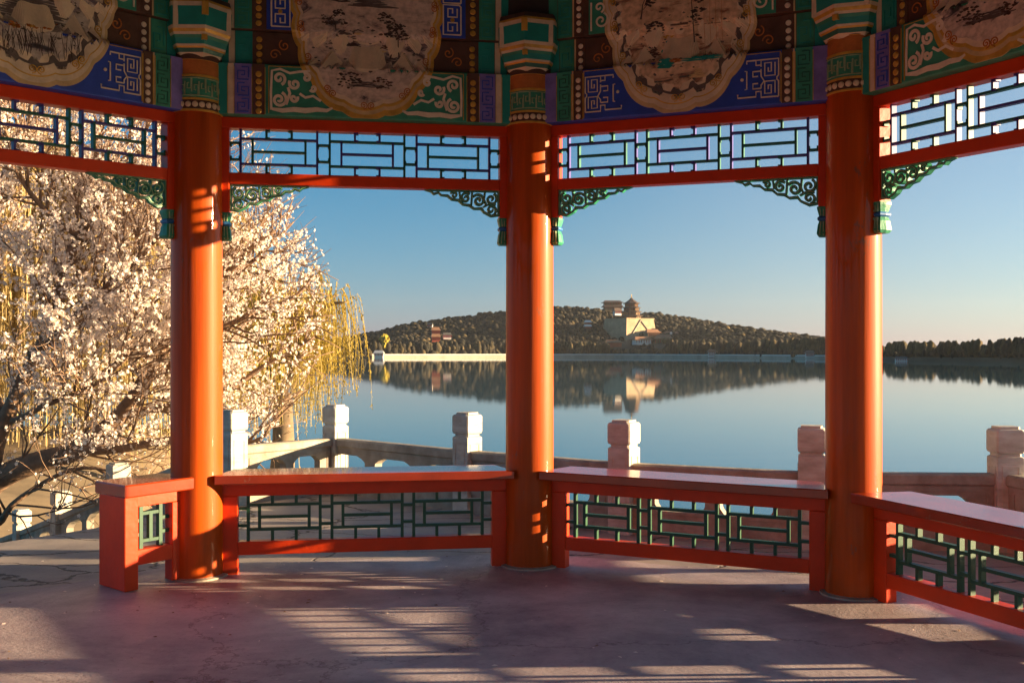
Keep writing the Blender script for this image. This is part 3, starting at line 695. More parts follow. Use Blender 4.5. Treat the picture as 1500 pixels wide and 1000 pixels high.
    # brushwork: dark trees, rocks, strokes
    rr = random.Random(int(L*1000))
    def stroke(pts, w_, m, tp=None): bay.ribbon(mb, [(c+x, RT+min(y, VT-.03)) for x, y in pts], w_, .0062, .0080, M[m], taper=tp or [.4]+[1]*(len(pts)-2)+[.3], dfun=dstep)
    def foliage(x, y, r_, n_, m):
        for k in range(n_):
            a = rr.uniform(0, 6.28); q_ = r_*math.sqrt(rr.random()); xx, yy = x+q_*math.cos(a), y+q_*.6*math.sin(a)
            if yy > VT-.04: continue
            rad_ = rr.uniform(.004, .011)
            stroke([(xx-rad_, yy), (xx-rad_*.2, yy+rr.uniform(-.003, .004)), (xx+rad_, yy+rr.uniform(-.003, .003))], rad_*1.1, m)
    def ridge(x, y, wd, hh, m, lev=9):
        for k in range(lev):
            f = k/lev; w2 = wd*(1-f)**.8*rr.uniform(.8, 1.1); o = rr.uniform(-.012, .012)
            stroke([(x+o-w2/2+w2*q/5, y+hh*f+rr.uniform(-.003, .003)) for q in range(6)], hh/lev*rr.uniform(.7, 1.3), m)
    def tree(x, y, h, lean, m='pdark', fm='pdark', r_=.05, n_=46):
        p_ = [(x, y), (x+lean*.2, y+h*.3), (x+lean*.3, y+h*.6), (x+lean, y+h)]
        stroke(p_, .006, m, [1.4, 1, .8, .4])
        for k in range(5):
            f = .4+.14*k; bx_, by_ = x+lean*f, y+h*f; e = (bx_+rr.choice((-1, 1))*rr.uniform(.02, .05), by_+rr.uniform(.005, .03))
            stroke([(bx_, by_), ((bx_+e[0])/2, (by_+e[1])/2+.004), e], .003, m); foliage(e[0], e[1], r_*.55, n_//5, fm)
    def water(y, n_):
        for k in range(n_):
            x = rr.uniform(-.22, .2); stroke([(x, y+rr.uniform(-.03, .03)), (x+.03, y+rr.uniform(-.03, .03)*.1+y*0+0 if False else y), (x+.07, y)], .0022, 'cream')
    if style == 'scroll':
        ridge(-.12, .40, .20, .07, 'umbergrad'); ridge(-.10, .395, .14, .03, 'pdark', 5); ridge(.14, .30, .24, .045, 'umbergrad', 6); ridge(.10, .30, .16, .02, 'pdark', 4)
        ridge(.02, .60, .26, .06, 'umbergrad', 6); ridge(-.15, .62, .12, .05, 'pdark', 5)
        tree(.17, .32, .22, -.03, r_=.07, n_=90); tree(.12, .33, .13, .05, n_=60); tree(-.16, .44, .10, -.03)
        for (x, y) in ((.08, .37), (-.05, .45)):     # little pavilions
            stroke([(x-.02, y), (x, y+.001), (x+.02, y)], .012, 'cream2'); stroke([(x-.03, y+.012), (x, y+.022), (x+.03, y+.012)], .006, 'pdark')
        ridge(.0, .17, .26, .03, 'umbergrad', 4); foliage(-.1, .20, .07, 40, 'pdark'); foliage(.08, .19, .05, 26, 'pbrown')
    elif bay is bays['L']:
        ridge(.0, .30, .42, .16, 'umbergrad', 14); ridge(.1, .42, .22, .12, 'pdark', 10); ridge(-.15, .50, .20, .10, 'pdark', 8)
        for k in range(70):
            x = rr.uniform(-.16, .2); y = rr.uniform(.13, .2); stroke([(x, y), (x+rr.uniform(-.01, .01), y+.03), (x+rr.uniform(-.02, .02), y+rr.uniform(.05, .09))], .0022, 'pdark')
        for (x, y) in ((-.02, .27), (.05, .28), (-.10, .26), (.12, .30)):
            foliage(x, y, .022, 16, 'porange'); foliage(x, y, .01, 5, 'gold')
    else:
        ridge(.12, .26, .26, .03, 'pteal', 4); stroke([(-.2, .30), (0, .305), (.24, .31)], .004, 'pdark')
        for (x, y, w1, h1, m) in ((-.07, .24, .09, .15, 'pteal'), (-.15, .29, .10, .09, 'pbrown'), (-.01, .26, .07, .08, 'porange'), (-.17, .40, .06, .08, 'umbergrad'), (.10, .17, .10, .05, 'cream2')):
            ridge(x, y, w1, h1, m, 10)
        foliage(-.12, .45, .05, 34, 'pdark'); foliage(-.06, .41, .03, 14, 'gold')
        tree(.08, .22, .42, -.02, r_=.06, n_=60); tree(-.2, .5, .12, .03)
        for x in (.13, .16, .19, .22): stroke([(x, .34), (x+.001, .45), (x, .56)], .0018, 'porange')
        stroke([(.02, .44), (.12, .442), (.26, .44)], .0025, 'pbrown')
    foliage(0, .36, .30, 50, 'umbergrad')
    mb.build('medallion', bm)
    return bm

def unit_lattice(bay, mb, a, b_, h0, h1, d0, d1, bw, mats, stub=True, conn=(.31, .685), hz=(.21, .78), n=3, knob=True):
    W = b_-a; eg = .038*W; gp = .046*W; uw = (W-2*eg-(n-1)*gp)/n; H = h1-h0
    def y(f): return h1-f*H
    def vb(x, ya, yb, m): bay.box(mb, x-bw/2, x+bw/2, yb, ya, d0, d1, m)
    def hb(xa, xb, yy, m, k=1.0): bay.box(mb, xa, xb, yy-bw*k/2, yy+bw*k/2, d0+.001, d1-.001, m)
    g, p_ = mats
    for i in range(n):
        x0 = a+eg+i*(uw+gp); x1 = x0+uw; m1 = p_ if i % 2 == 0 else g; m2 = g if i % 2 == 0 else p_
        vb(x0, h1, h0, m1); vb(x1, h1, h0, m1)
        hb(x0, x1, y(hz[0]), m1); hb(x0, x1, y(hz[1]), m1)
        xa, xb = x0+.155*uw, x1-.155*uw
        vb(xa, y(hz[0]), y(hz[1]), m2); vb(xb, y(hz[0]), y(hz[1]), m2); hb(xa, xb, y((hz[0]+hz[1])/2), m2)
        for f in (.335, .665):
            x = x0+f*uw
            vb(x, h1, y(hz[0]), m2); vb(x, y(hz[1]), h0, m2)
            if knob:
                s_ = 1 if f < .5 else -1
                for ya, yb in ((h1, y(hz[0])), (y(hz[1]), h0)):
                    for e in (ya-.004, yb+.004):
                        bay.box(mb, min(x, x+s_*bw*1.6), max(x, x+s_*bw*1.6), e-bw*.5, e+bw*.5, d0, d1, m2)
    xs = [(a, a+eg)]+[(a+eg+i*(uw+gp)+uw, a+eg+(i+1)*(uw+gp)) for i in range(n-1)]+[(b_-eg, b_)]
    for xa, xb in xs:
        for kk, f in enumerate(conn):
            hb(xa, xb, y(f), g)
            if knob:
                s_ = -1 if kk == 0 else 1
                for xx in (xa+.004, xb-.004): bay.box(mb, xx-bw*.5, xx+bw*.5, min(y(f), y(f)+s_*bw*1.6), max(y(f), y(f)+s_*bw*1.6), d0, d1, g)

def bracket(bay, mb, t0, sgn, top):
    """openwork scroll bracket hanging in the corner; t0 at the stile, sgn the way it runs"""
    def rib(pts, w_, m=M['carve'], tp=None, dd=0):
        bay.ribbon(mb, [(t0+sgn*x, top+y) for x, y in pts], w_, -.042-dd, -.012+dd, m, taper=tp)
        bay.ribbon(mb, [(t0+sgn*x, top+y) for x, y in pts], w_*.22, -.012+dd, -.009+dd, M['carveedge'], taper=tp)
    rib([(0, -.004), (.40, -.004)], .008)
    rib([(.005, 0), (.005, -.135)], .010)
    rib(spiral(.045, -.045, .034, 1.4, 2.0, 1), .013); rib(spiral(.045, -.105, .030, 1.3, -1.8, -1), .013)
    rib(spiral(.115, -.055, .036, 1.5, .6, 1), .014); rib(spiral(.185, -.042, .030, 1.4, 2.4, -1), .013)
    rib(spiral(.25, -.028, .020, 1.2, .4, 1), .011)
    rib([(.0, -.132), (.045, -.138), (.085, -.118), (.10, -.098), (.14, -.100), (.165, -.082), (.20, -.078), (.225, -.055), (.262, -.052), (.285, -.032), (.32, -.030), (.335, -.016), (.36, -.024), (.375, -.012), (.41, -.004)], .012, tp=[1, 1.2, 1, 1.3, 1, 1.2, 1, 1.2, 1, 1.1, .8, 1, 1.1, .7, .4])
    rib([(.08, -.01), (.085, -.05), (.07, -.085)], .010); rib([(.15, -.01), (.152, -.04), (.155, -.08)], .010); rib([(.22, -.01), (.215, -.05)], .009)
    rib([(.02, -.075), (.06, -.075), (.09, -.09)], .010)

def hanging_lattice(bay, name='hanging_lattice'):
    L = bay.L; mb = MB(); so = .115; si = .165
    top, bot = RT, RB
    bay.box(mb, so, L-so, top-.058, top, -.07, 0, M['red'])
    bay.box(mb, si, L-si, bot, bot+.060, -.07, 0, M['red'])
    for a, b_ in ((so, si), (L-si, L-so)):
        bay.box(mb, a, b_, 1.885, top-.058, -.072, .001, M['red'])
    fr = mb.build(name, PV, bevel=.004)
    mb = MB()
    unit_lattice(bay, mb, si, L-si, bot+.060, top-.058, -.052, -.022, .0115, (M['lteal'], M['lblue']))
    mb.build('lattice', fr)
    for s_, t0 in ((1, si), (-1, L-si)):
        mb = MB(); bracket(bay, mb, t0, s_, bot); mb.build('scroll_bracket', fr)
    for tc in ((so+si)/2, L-(so+si)/2):   # carved drop at the foot of each stile
        mb = MB()
        def rg(r_, z): return [bay.P(tc+r_*x, z, -.036+r_*1.15*y) for x, y in ((-1, 1), (0, 1.12), (1, 1), (1.1, 0), (1, -1), (0, -1.12), (-1, -1), (-1.1, 0))]
        mb.rings([rg(.024, 1.742), rg(.032, 1.756), rg(.027, 1.80), rg(.021, 1.818), rg(.029, 1.826), rg(.029, 1.834), rg(.022, 1.842), rg(.030, 1.875), rg(.031, 1.888)], [M['carve'], M['carve'], M['carve'], M['cblue'], M['cblue'], M['cblue'], M['carve'], M['carve']])
        for k in (-.6, 0, .6):
            bay.ribbon(mb, [(tc+k*.03, 1.748), (tc+k*.024, 1.79), (tc+k*.02, 1.815)], .005, -.036+.030, -.036+.040, M['carveedge'])
            bay.ribbon(mb, [(tc+k*.02, 1.842), (tc+k*.028, 1.88)], .005, -.036+.026, -.036+.038, M['carveedge'])
        mb.build('carved_drop', fr)

def make_column(k, vis=True):
    p = PT[k]; mb = MB(); r_ = .131; z0 = 0
    mb.lathe(p, [(r_*1.02, -.02), (r_*1.005, .3), (r_, 1.2), (r_*.985, 2.0), (r_*.97, RT+.012)], M['col'], 64, cap0=False, cap1=False)
    c = mb.build('column', PV, smooth=True)
    mb = MB(); z = RT+.012; r2 = r_*.975
    pr = [(r2, z), (r2+.006, z+.002), (r2+.006, z+.010), (r2, z+.012), (r2, z+.058), (r2+.004, z+.060), (r2+.004, z+.068), (r2+.001, z+.07), (r2+.001, z+.175), (r2+.005, z+.177), (r2+.005, z+.187), (r2+.001, z+.189), (r2+.001, z+.262), (r2+.004, z+.264), (r2+.004, V2+RT)]
    ms = [M['gold']]*3+[M['pbrown']]+[M['gold']]*3+[M['pgreen']]+[M['gold']]*3+[M['porange']]+[M['gold'], M['pbrown']]
    mb.lathe(p, pr, ms, 48, cap0=False, cap1=False)
    # beads and meander around the head, on the inward side
    inw = math.atan2(CEN.y-p.y, CEN.x-p.x)
    for i in range(-4, 5):
        a = inw+i*.27; 
        n_ = 10; cx = Vector((p.x+(r2+.001)*math.cos(a), p.y+(r2+.001)*math.sin(a), z+.035)); tv = Vector((-math.sin(a), math.cos(a), 0)); nv = Vector((math.cos(a), math.sin(a), 0))
        mb.rings([[cx+tv*(.0155*math.cos(2*math.pi*q/n_))+Vector((0, 0, .0155*math.sin(2*math.pi*q/n_))) for q in range(n_)], [cx+nv*.008+tv*(.010*math.cos(2*math.pi*q/n_))+Vector((0, 0, .010*math.sin(2*math.pi*q/n_))) for q in range(n_)]], M['cream'])
        # meander pieces
        def seg(pts):
            rings = []
            P3 = []
            for u_, v_ in pts:
                aa = a+u_*.27; P3.append((Vector((p.x+(r2+.003)*math.cos(aa), p.y+(r2+.003)*math.sin(aa), z+.08+v_*.088)), Vector((math.cos(aa), math.sin(aa), 0))))
            mb.tube([q[0] for q in P3], .0042, M['carveedge'], 4)
        if i % 2: seg([(-.5, .0), (.45, .0), (.45, .6), (-.1, .6), (-.1, .3), (.15, .3)]); seg([(-.45, .2), (-.45, 1.0), (.5, 1.0)])
        else: seg([(-.5, 1.0), (.45, 1.0), (.45, .4), (-.1, .4), (-.1, .7), (.15, .7)]); seg([(-.45, .8), (-.45, .0), (.5, .0)])
    mb.build('painted_head', c, smooth=False)
    mb = MB(); mb.lathe(p, [(r_+.028, .003), (r_+.026, .012), (r_+.006, .016), (r_, .018)], M['stone2'], 40, cap0=False); mb.build('base_ring', c)
    return c
def beam_nose(k):
    p = PT[k]; iv = (CEN-p).normalized(); tv = Vector((-iv.y, iv.x)); mb = MB()
    if k in 'ABC': pass
    def rg(w_, q, z, back=-.05):
        pts = [(-w_, back), (-w_*1.06, q*.25), (-w_*.96, q*.62), (0, q), (w_*.96, q*.62), (w_*1.06, q*.25), (w_, back)]
        return [(p.x+tv.x*x+iv.x*y, p.y+tv.y*x+iv.y*y, z+dz) for x, y in pts]
    dz = DZ[k]
    z = 2.664
    prof = [(.100, .135, z), (.112, .155, z+.018), (.122, .165, z+.038), (.128, .172, z+.046), (.130, .175, z+.056), (.136, .182, z+.085), (.141, .188, z+.10), (.146, .194, z+.112), (.149, .197, z+.120), (.152, .20, z+.128), (.155, .203, z+.145), (.158, .205, z+.24), (.158, .204, z+.262), (.154, .20, z+.275), (.148, .19, z+.30)]
    ms = [M['cream'], M['lteal'], M['gold'], M['cream'], M['pteal'], M['pgreen'], M['cream'], M['gold'], M['gold'], M['cream'], M['pteal'], M['cream'], M['gold'], M['pdark']]
    mb.rings([rg(*q) for q in prof], ms)
    # vertical cream and gold borders plus the ochre tongue on the ridge
    def strip(fr_, w2, z0, z1, q0, w0, m, lift=.004):
        x = w0*fr_; y = q0+(q0*.62-q0)*abs(fr_)/.96+lift
        P_ = lambda x, y, z: (p.x+tv.x*x+iv.x*y, p.y+tv.y*x+iv.y*y, z+dz)
        mb.hexa([P_(x-w2, y-.02, z0), P_(x+w2, y-.02, z0), P_(x+w2, y, z0), P_(x-w2, y, z0), P_(x-w2, y-.02, z1), P_(x+w2, y-.02, z1), P_(x+w2, y, z1), P_(x-w2, y, z1)], m)
    strip(0, .016, z+.195, z+.262, .206, .158, M['gold']); strip(-.84, .012, z+.128, z+.262, .206, .158, M['cream']); strip(.84, .012, z+.128, z+.262, .206, .158, M['cream'])
    strip(0, .014, z+.075, z+.10, .188, .14, M['gold'])
    mb.rings([rg(.12, .13, z+.30), rg(.12, .12, z+.70)], M['wood'])
    mb.build('carved_beam_end', PV)

for k in 'ABCDEFGH':
    if k in 'GFH':
        pass
    make_column(k)
    beam_nose(k)
for nme, by in bays.items():
    if nme in ('L', 'M', 'R', 'S'):
        painted_beam(by, 'scroll' if nme in ('M', 'S') else 'fret')
        hanging_lattice(by)
    else:
        mb = MB(); by.box(mb, 0, by.L, RT, RT+VT, -.12, .05, M['pblue']); mb.build('painted_beam', PV)
        hanging_lattice(by)
# roof
mb = MB()
RO = ['A', 'B', 'C', 'E', 'F', 'G', 'H', 'D']
def rr_(f, z, lift=0): return [(CEN.x+(PT[k].x-CEN.x)*f, CEN.y+(PT[k].y-CEN.y)*f, z) for k in RO]
mb.rings([rr_(1.0, 3.30), rr_(1.36, 2.98), rr_(1.40, 3.0), rr_(1.40, 3.08), rr_(1.0, 3.48), rr_(.6, 4.05), rr_(.25, 4.8), rr_(.03, 5.6)], [M['wood'], M['pgreen'], M['pgreen'], M['tile'], M['tile'], M['tile'], M['tile']], cap0=False)
rf = mb.build('roof', PV)
mb = MB(); mb.rings([rr_(1.0, 3.29), rr_(.02, 3.9)], M['wood'], cap0=False); mb.build('ceiling', rf)
mb = MB()   # rafters under the eaves
for i in range(8):
    a, b_ = PT[RO[i]], PT[RO[(i+1) % 8]]
    for j in range(9):
        q = a.lerp(b_, (j+.5)/9); d = (q-CEN); q0 = CEN+d*.98; q1 = CEN+d*1.34
        mb.tube([(q0.x, q0.y, 3.22), (q1.x, q1.y, 2.95)], .028, M['pteal'], 6)
mb.build('rafters', rf)

# ------------------------------------------------------------------ benches
ST, SB = .520, .473     # seat slab top / underside
def bench(bay, label, t_a, t_b, name='bench'):
    L = bay.L; mid = bay.P((t_a+t_b)/2, 0, 0)
    t = thing(name, (mid[0], mid[1], 0), label, 'bench', 'vermilion benches between the columns')
    mb = MB()
    # seat slab with mitred ends
    def pt(x, h, d, k=1): return bay.P(x, h, d)
    fr0, fr1 = t_a-.045, t_b+.045
    ring = lambda h, g: [pt(fr0+.06*0, h, .118-g), pt(fr1, h, .118-g), pt(t_b-.02, h, -.20+g), pt(t_a+.02, h, -.20+g)]
    mb.rings([ring(SB, .004), ring(SB+.005, 0), ring(ST-.005, 0), ring(ST, .004)], M['seat'])
    mb.build('seat', t)
    a, b_ = t_a-.032, t_b+.032; sw = .090
    mb = MB(); bay.box(mb, a+.002, b_-.002, .398, SB, -.065, 0, M['red']); mb.build('top_rail', t, bevel=.004)
    mb = MB(); bay.box(mb, a+sw, b_-sw, .0875, .158, -.065, 0, M['red']); mb.build('bottom_rail', t, bevel=.004)
    def leg(x0, x1):
        p = [bay.P(x0, 0, .0015, True), bay.P(x1, 0, .0015, True), bay.P(x1, 0, -.0665, True), bay.P(x0, 0, -.0665, True), bay.P(x0, .398, .0015), bay.P(x1, .398, .0015), bay.P(x1, .398, -.0665), bay.P(x0, .398, -.0665)]
        m_ = MB(); m_.hexa(p, M['red']); m_.build('leg', t, bevel=.004)
    leg(a, a+sw); leg(b_-sw, b_)
    mb = MB(); unit_lattice(bay, mb, a+sw, b_-sw, .158, .398, -.048, -.018, .0155, (M['lgreen'], M['lgreen']), conn=(.28, .66), hz=(.21, .75), knob=False)
    mb.build('lattice', t)
    return t
bM, bR, bS = bays['M'], bays['R'], bays['S']
bench(bM, 'vermilion bench with green fret panel between left and middle columns', .150, bM.L-.150)
bench(bR, 'vermilion bench with green fret panel between middle and right columns', .150, bR.L-.150)
bench(bS, 'vermilion bench slanting out of the right edge beside the right column', .150, bS.L-.150)
# short stub bench at the left column
bL = bays['L']; L = bL.L; t_b = L-.115; t_a = L-.44
st = thing('short_bench', bL.P(L-.27, 0), 'short vermilion stub bench with a tiny green fret window at the left column', 'bench')
mb = MB()
def lring(h, g): return [bL.P(t_a-.01+g, h, .105-g), bL.P(L-.02, h, .105-g), bL.P(L-.10, h, -.20+g), bL.P(t_a-.01+g, h, -.20+g)]
mb.rings([lring(ST-.062, .004), lring(ST-.056, 0), lring(ST-.006, 0), lring(ST, .005)], M['seat']); mb.build('seat', st)
mb = MB(); bL.box(mb, t_a, t_a+.072, 0, ST-.0625, -.18, .085, M['red']); mb.build('end_panel', st, bevel=.005)
mb = MB(); fd = .045
bL.box(mb, t_a+.072, t_b, .398, SB-.02, -.03, fd, M['red']); mb.build('top_rail', st, bevel=.004); mb = MB(); bL.box(mb, t_a+.072, t_b-.05, .11, .185, -.03, fd, M['red']); mb.build('bottom_rail', st, bevel=.004)
mb = MB(); bL.box(mb, t_b-.05, t_b, 0, .398, -.03, fd+.001, M['red']); mb.build('leg', st, bevel=.004)
mb = MB(); xa, xb = t_a+.072, t_b-.05; w_ = xb-xa
for x in (.24, .76): bL.box(mb, xa+x*w_-.009, xa+x*w_+.009, .185, .398, -.012, .02, M['lgreen'])
bL.box(mb, xa+.5*w_-.009, xa+.5*w_+.009, .215, .36, -.011, .019, M['lgreen'])
for h in (.222, .358): bL.box(mb, xa+.24*w_, xa+.76*w_, h-.008, h+.008, -.010, .018, M['lgreen'])
for h in (.255, .325):
    bL.box(mb, xa, xa+.24*w_, h-.008, h+.008, -.010, .018, M['lgreen']); bL.box(mb, xa+.76*w_, xb, h-.008, h+.008, -.010, .018, M['lgreen'])
mb.build('lattice', st)

# ------------------------------------------------------------------ stone balustrades
def post_mesh(mb, x, y, ztop, zbase, a, w_=.078):
    def rg(k, z, ch=.0):
        out = []
        for (sx, sy) in ((-1, -1), (1, -1), (1, 1), (-1, 1)):
            for (ax, ay) in (((1-ch), 1), (1, (1-ch))) if (sx*sy < 0) else ((1, (1-ch)), ((1-ch), 1)):
                lx, ly = sx*ax*k*w_, sy*ay*k*w_
                out.append((x+lx*math.cos(a)-ly*math.sin(a), y+lx*math.sin(a)+ly*math.cos(a), z))
        return out
    mb.rings([rg(1.0, zbase, .04), rg(1.0, ztop-.185, .04), rg(.97, ztop-.180, .10), rg(.86, ztop-.174, .15), rg(.86, ztop-.160, .15), rg(1.0, ztop-.154, .12), rg(1.05, ztop-.14, .10), rg(1.05, ztop-.030, .10), rg(.98, ztop-.018, .18), rg(.80, ztop-.014, .2), rg(.80, ztop, .2)], M['stone'])
    # incised panel frame on the two faces that look inwards
    for fa in (a, a+math.pi/2, a-math.pi/2, a+math.pi):
        c, s = math.cos(fa), math.sin(fa)
        def Q(u_, v_, o_): return (x+u_*c+(w_+o_)*s, y+u_*s-(w_+o_)*c, v_)
        z0_, z1_ = max(zbase+.06, ztop-.60), ztop-.23
        for (u0, u1, v0, v1) in ((-.05, -.042, z0_, z1_), (.042, .05, z0_, z1_), (-.042, .042, z1_-.008, z1_), (-.042, .042, z0_, z0_+.008)):
            mb.hexa([Q(u0, v0, .0035), Q(u1, v0, .0035), Q(u1, v0, -.004), Q(u0, v0, -.004), Q(u0, v1, .0035), Q(u1, v1, .0035), Q(u1, v1, -.004), Q(u0, v1, -.004)], M['stone'])
def panel_mesh(mb, p0, p1, z0, z1, base0, base1, openings=2, hh=.455):
    """carved slab: hand rail, pierced ogee openings, solid foot; z0/z1 the rail-top heights at both ends"""
    u = Vector((p1[0]-p0[0], p1[1]-p0[1])); L = u.length; u.normalize(); n = Vector((u.y, -u.x)); off = .07
    def Q(t, h, d):
        k = t/L; zt = z0*(1-k)+z1*k
        return (p0[0]+u.x*t+n.x*d, p0[1]+u.y*t+n.y*d, zt-h)
    def bx(t0, t1, h0, h1, d, m=M['stone2']):   # h measured down from the rail top
        mb.hexa([Q(t0, h1, d), Q(t1, h1, d), Q(t1, h1, -d), Q(t0, h1, -d), Q(t0, h0, d), Q(t1, h0, d), Q(t1, h0, -d), Q(t0, h0, -d)], m)
    a, b_ = off, L-off
    # rounded hand rail
    rings = []
    for t in (a, b_):
        rings.append([Q(t, h, d) for h, d in ((.012, -.052), (0, -.036), (0, .036), (.012, .052), (.060, .052), (.072, .040), (.072, -.040), (.060, -.052))])
    mb.rings(rings, M['stone2'])
    bx(a, b_, .072, .092, .036)
    # incised frame of the panel (thin raised lines)
    for d in (-.0405, .0375):
        for (t0, t1, h0, h1) in ((a+.05, b_-.05, .100, .106), (a+.05, a+.056, .106, .30), (b_-.056, b_-.05, .106, .30)):
            q = [Q(t0, h1, d+.003), Q(t1, h1, d+.003), Q(t1, h1, d-.0), Q(t0, h1, d-.0), Q(t0, h0, d+.003), Q(t1, h0, d+.003), Q(t1, h0, d), Q(t0, h0, d)]
            mb.hexa(q, M['stone2'])
    H0, H1 = .13, .29      # opening range below rail top
    W = b_-a
    # half-width of an opening as function of depth fraction
    def hw(f):
        if f < .12: return .55+.25*(f/.12)
        if f < .30: return .80+.20*((f-.12)/.18)
        if f < .75: return 1.0
        return 1.0-.18*((f-.75)/.25)
    bx(a, b_, .092, H0, .036)
    ow = .23 if W > 1.3 else .19
    ow = W*.155; cs = [a+W*(.5+(i-(openings-1)/2)*.40) for i in range(openings)]
    NS = 14
    for i in range(NS):
        f0, f1 = i/NS, (i+1)/NS; h0_, h1_ = H0+(H1-H0)*f0, H0+(H1-H0)*f1
        edges = [a]+[v for c in cs for v in ((c, -1), (c, 1))]+[b_]
        for j in range(0, len(edges), 2):
            l, r_ = edges[j], edges[j+1]
            lt0 = l if not isinstance(l, tuple) else l[0]+l[1]*ow*hw(f0); lt1 = l if not isinstance(l, tuple) else l[0]+l[1]*ow*hw(f1)
            rt0 = r_ if not isinstance(r_, tuple) else r_[0]+r_[1]*ow*hw(f0); rt1 = r_ if not isinstance(r_, tuple) else r_[0]+r_[1]*ow*hw(f1)
            d = .036
            mb.hexa([Q(lt1, h1_, d), Q(rt1, h1_, d), Q(rt1, h1_, -d), Q(lt1, h1_, -d), Q(lt0, h0_, d), Q(rt0, h0_, d), Q(rt0, h0_, -d), Q(lt0, h0_, -d)], M['stone2'])
    bx(a, b_, H1, H1+.02, .05); 
    p = [Q(a, H1+.02, .042), Q(b_, H1+.02, .042), Q(b_, H1+.02, -.042), Q(a, H1+.02, -.042)]
    lo = [(q[0], q[1], (base0 if i in (0, 3) else base1)) for i, q in enumerate(p)]
    mb.hexa(lo+p, M['stone2'])
TB = thing('terrace_balustrade', (P_POST[3][0], P_POST[3][1], 0), 'pale carved stone balustrade with square posts along the terrace edge by the lake, with an unseen return added to block sun', 'balustrade')
dirs = []
for i, p in enumerate(P_POST):
    a = P_POST[max(i-1, 0)]; b_ = P_POST[min(i+1, len(P_POST)-1)]
    an = math.atan2(b_[1]-a[1], b_[0]-a[0])
    if i == 1: an = R(-38)
    if i == 5: an = R(-3)
    mb = MB(); post_mesh(mb, p[0], p[1], .735, 0, an); mb.build('post', TB)
for i in range(len(P_POST)-1):
    mb = MB(); panel_mesh(mb, P_POST[i], P_POST[i+1], .455, .455, -.01, -.01, 2 if i not in (1,) else 3); mb.build('panel', TB)
SBT = thing('stair_balustrade', (S_POST[0][0][0], S_POST[0][0][1], -.6), 'stone stair balustrade stepping down to the left under the blossom tree', 'balustrade')
pts = [((P_POST[0][0], P_POST[0][1]), .735)]+S_POST
pts.append(((-6.95, 13.6), -1.08))
for i, (p, zt) in enumerate(pts):
    if i == 0: continue
    mb = MB(); post_mesh(mb, p[0], p[1], zt, zt-1.3, R(40), .085); mb.build('post', SBT)
for i in range(len(pts)-1):
    (p0, z0), (p1, z1) = pts[i], pts[i+1]
    mb = MB(); panel_mesh(mb, p0, p1, z0-.26, z1-.26, z0-1.4, z1-1.4, 2); mb.build('panel', SBT)
# stairs going down beside it and the bank below
mb = MB()
for i in range(9):
    y0 = 5.6+i*.62; x0 = -3.0-i*.38
    mb.box(x0-4.5, x0+.6, y0, y0+1.1, -3.2, -.12-i*.155, M['slabs'])
tag(mb.build('steps'), kind='structure')
mb = MB(); nx, ny = 40, 60; rows = []
for j in range(ny):
    rows.append([])
    for i in range(nx):
        x = -26+i*.56; y = 7+j*.55
        e = min((x+26)/1.5, 1)*1.0
        dshore = min((-4.2-.22*max(0, y-12)-x)/1.3, (36-y)/4.0, 4)
        z = WATER_Z-.5+1.5*max(-.2, min(1.0, dshore))+.8*max(0, min(1, (-6.5-x)/3.0))+.15*noise.noise(Vector((x*.7, y*.7, 1)))
        rows[-1].append((x, y, z))
mb.rings(rows, M['earth'], close=False, cap0=False, cap1=False)
tag(mb.build('bank', smooth=True), kind='structure')

# ------------------------------------------------------------------ blossom tree
def catmull(pts, n=6):
    P_ = [pts[0]]+list(pts)+[pts[-1]]; out = []
    for i in range(1, len(P_)-2):
        for k in range(n):
            t = k/n; a, b_, c, d = P_[i-1], P_[i], P_[i+1], P_[i+2]
            out.append(.5*((2*b_)+(c-a)*t+(2*a-5*b_+4*c-d)*t*t+(3*b_-a-3*c+d)*t*t*t))
    out.append(pts[-1]); return out
BT = thing('blossom_tree', (-5.9, 10.6, -1.3), 'blossoming tree with pale pink white flowers on dark spreading limbs at left', 'tree')
wood = MB(); twig = MB()
tips = []
def limb(px_pts, r0, r1):
    pts = catmull([px(x, y, Y) for x, y, Y in px_pts])
    for i, p in enumerate(pts):
        p += Vector((noise.noise(p*1.7)*.10, noise.noise(p*1.7+Vector((5, 0, 0)))*.10, noise.noise(p*1.7+Vector((0, 9, 0)))*.08))*min(1, i/4)
    n = len(pts); wood.tube(pts, [r0+(r1-r0)*(i/(n-1))**.8 for i in range(n)], M['bark'], 8)
    return pts
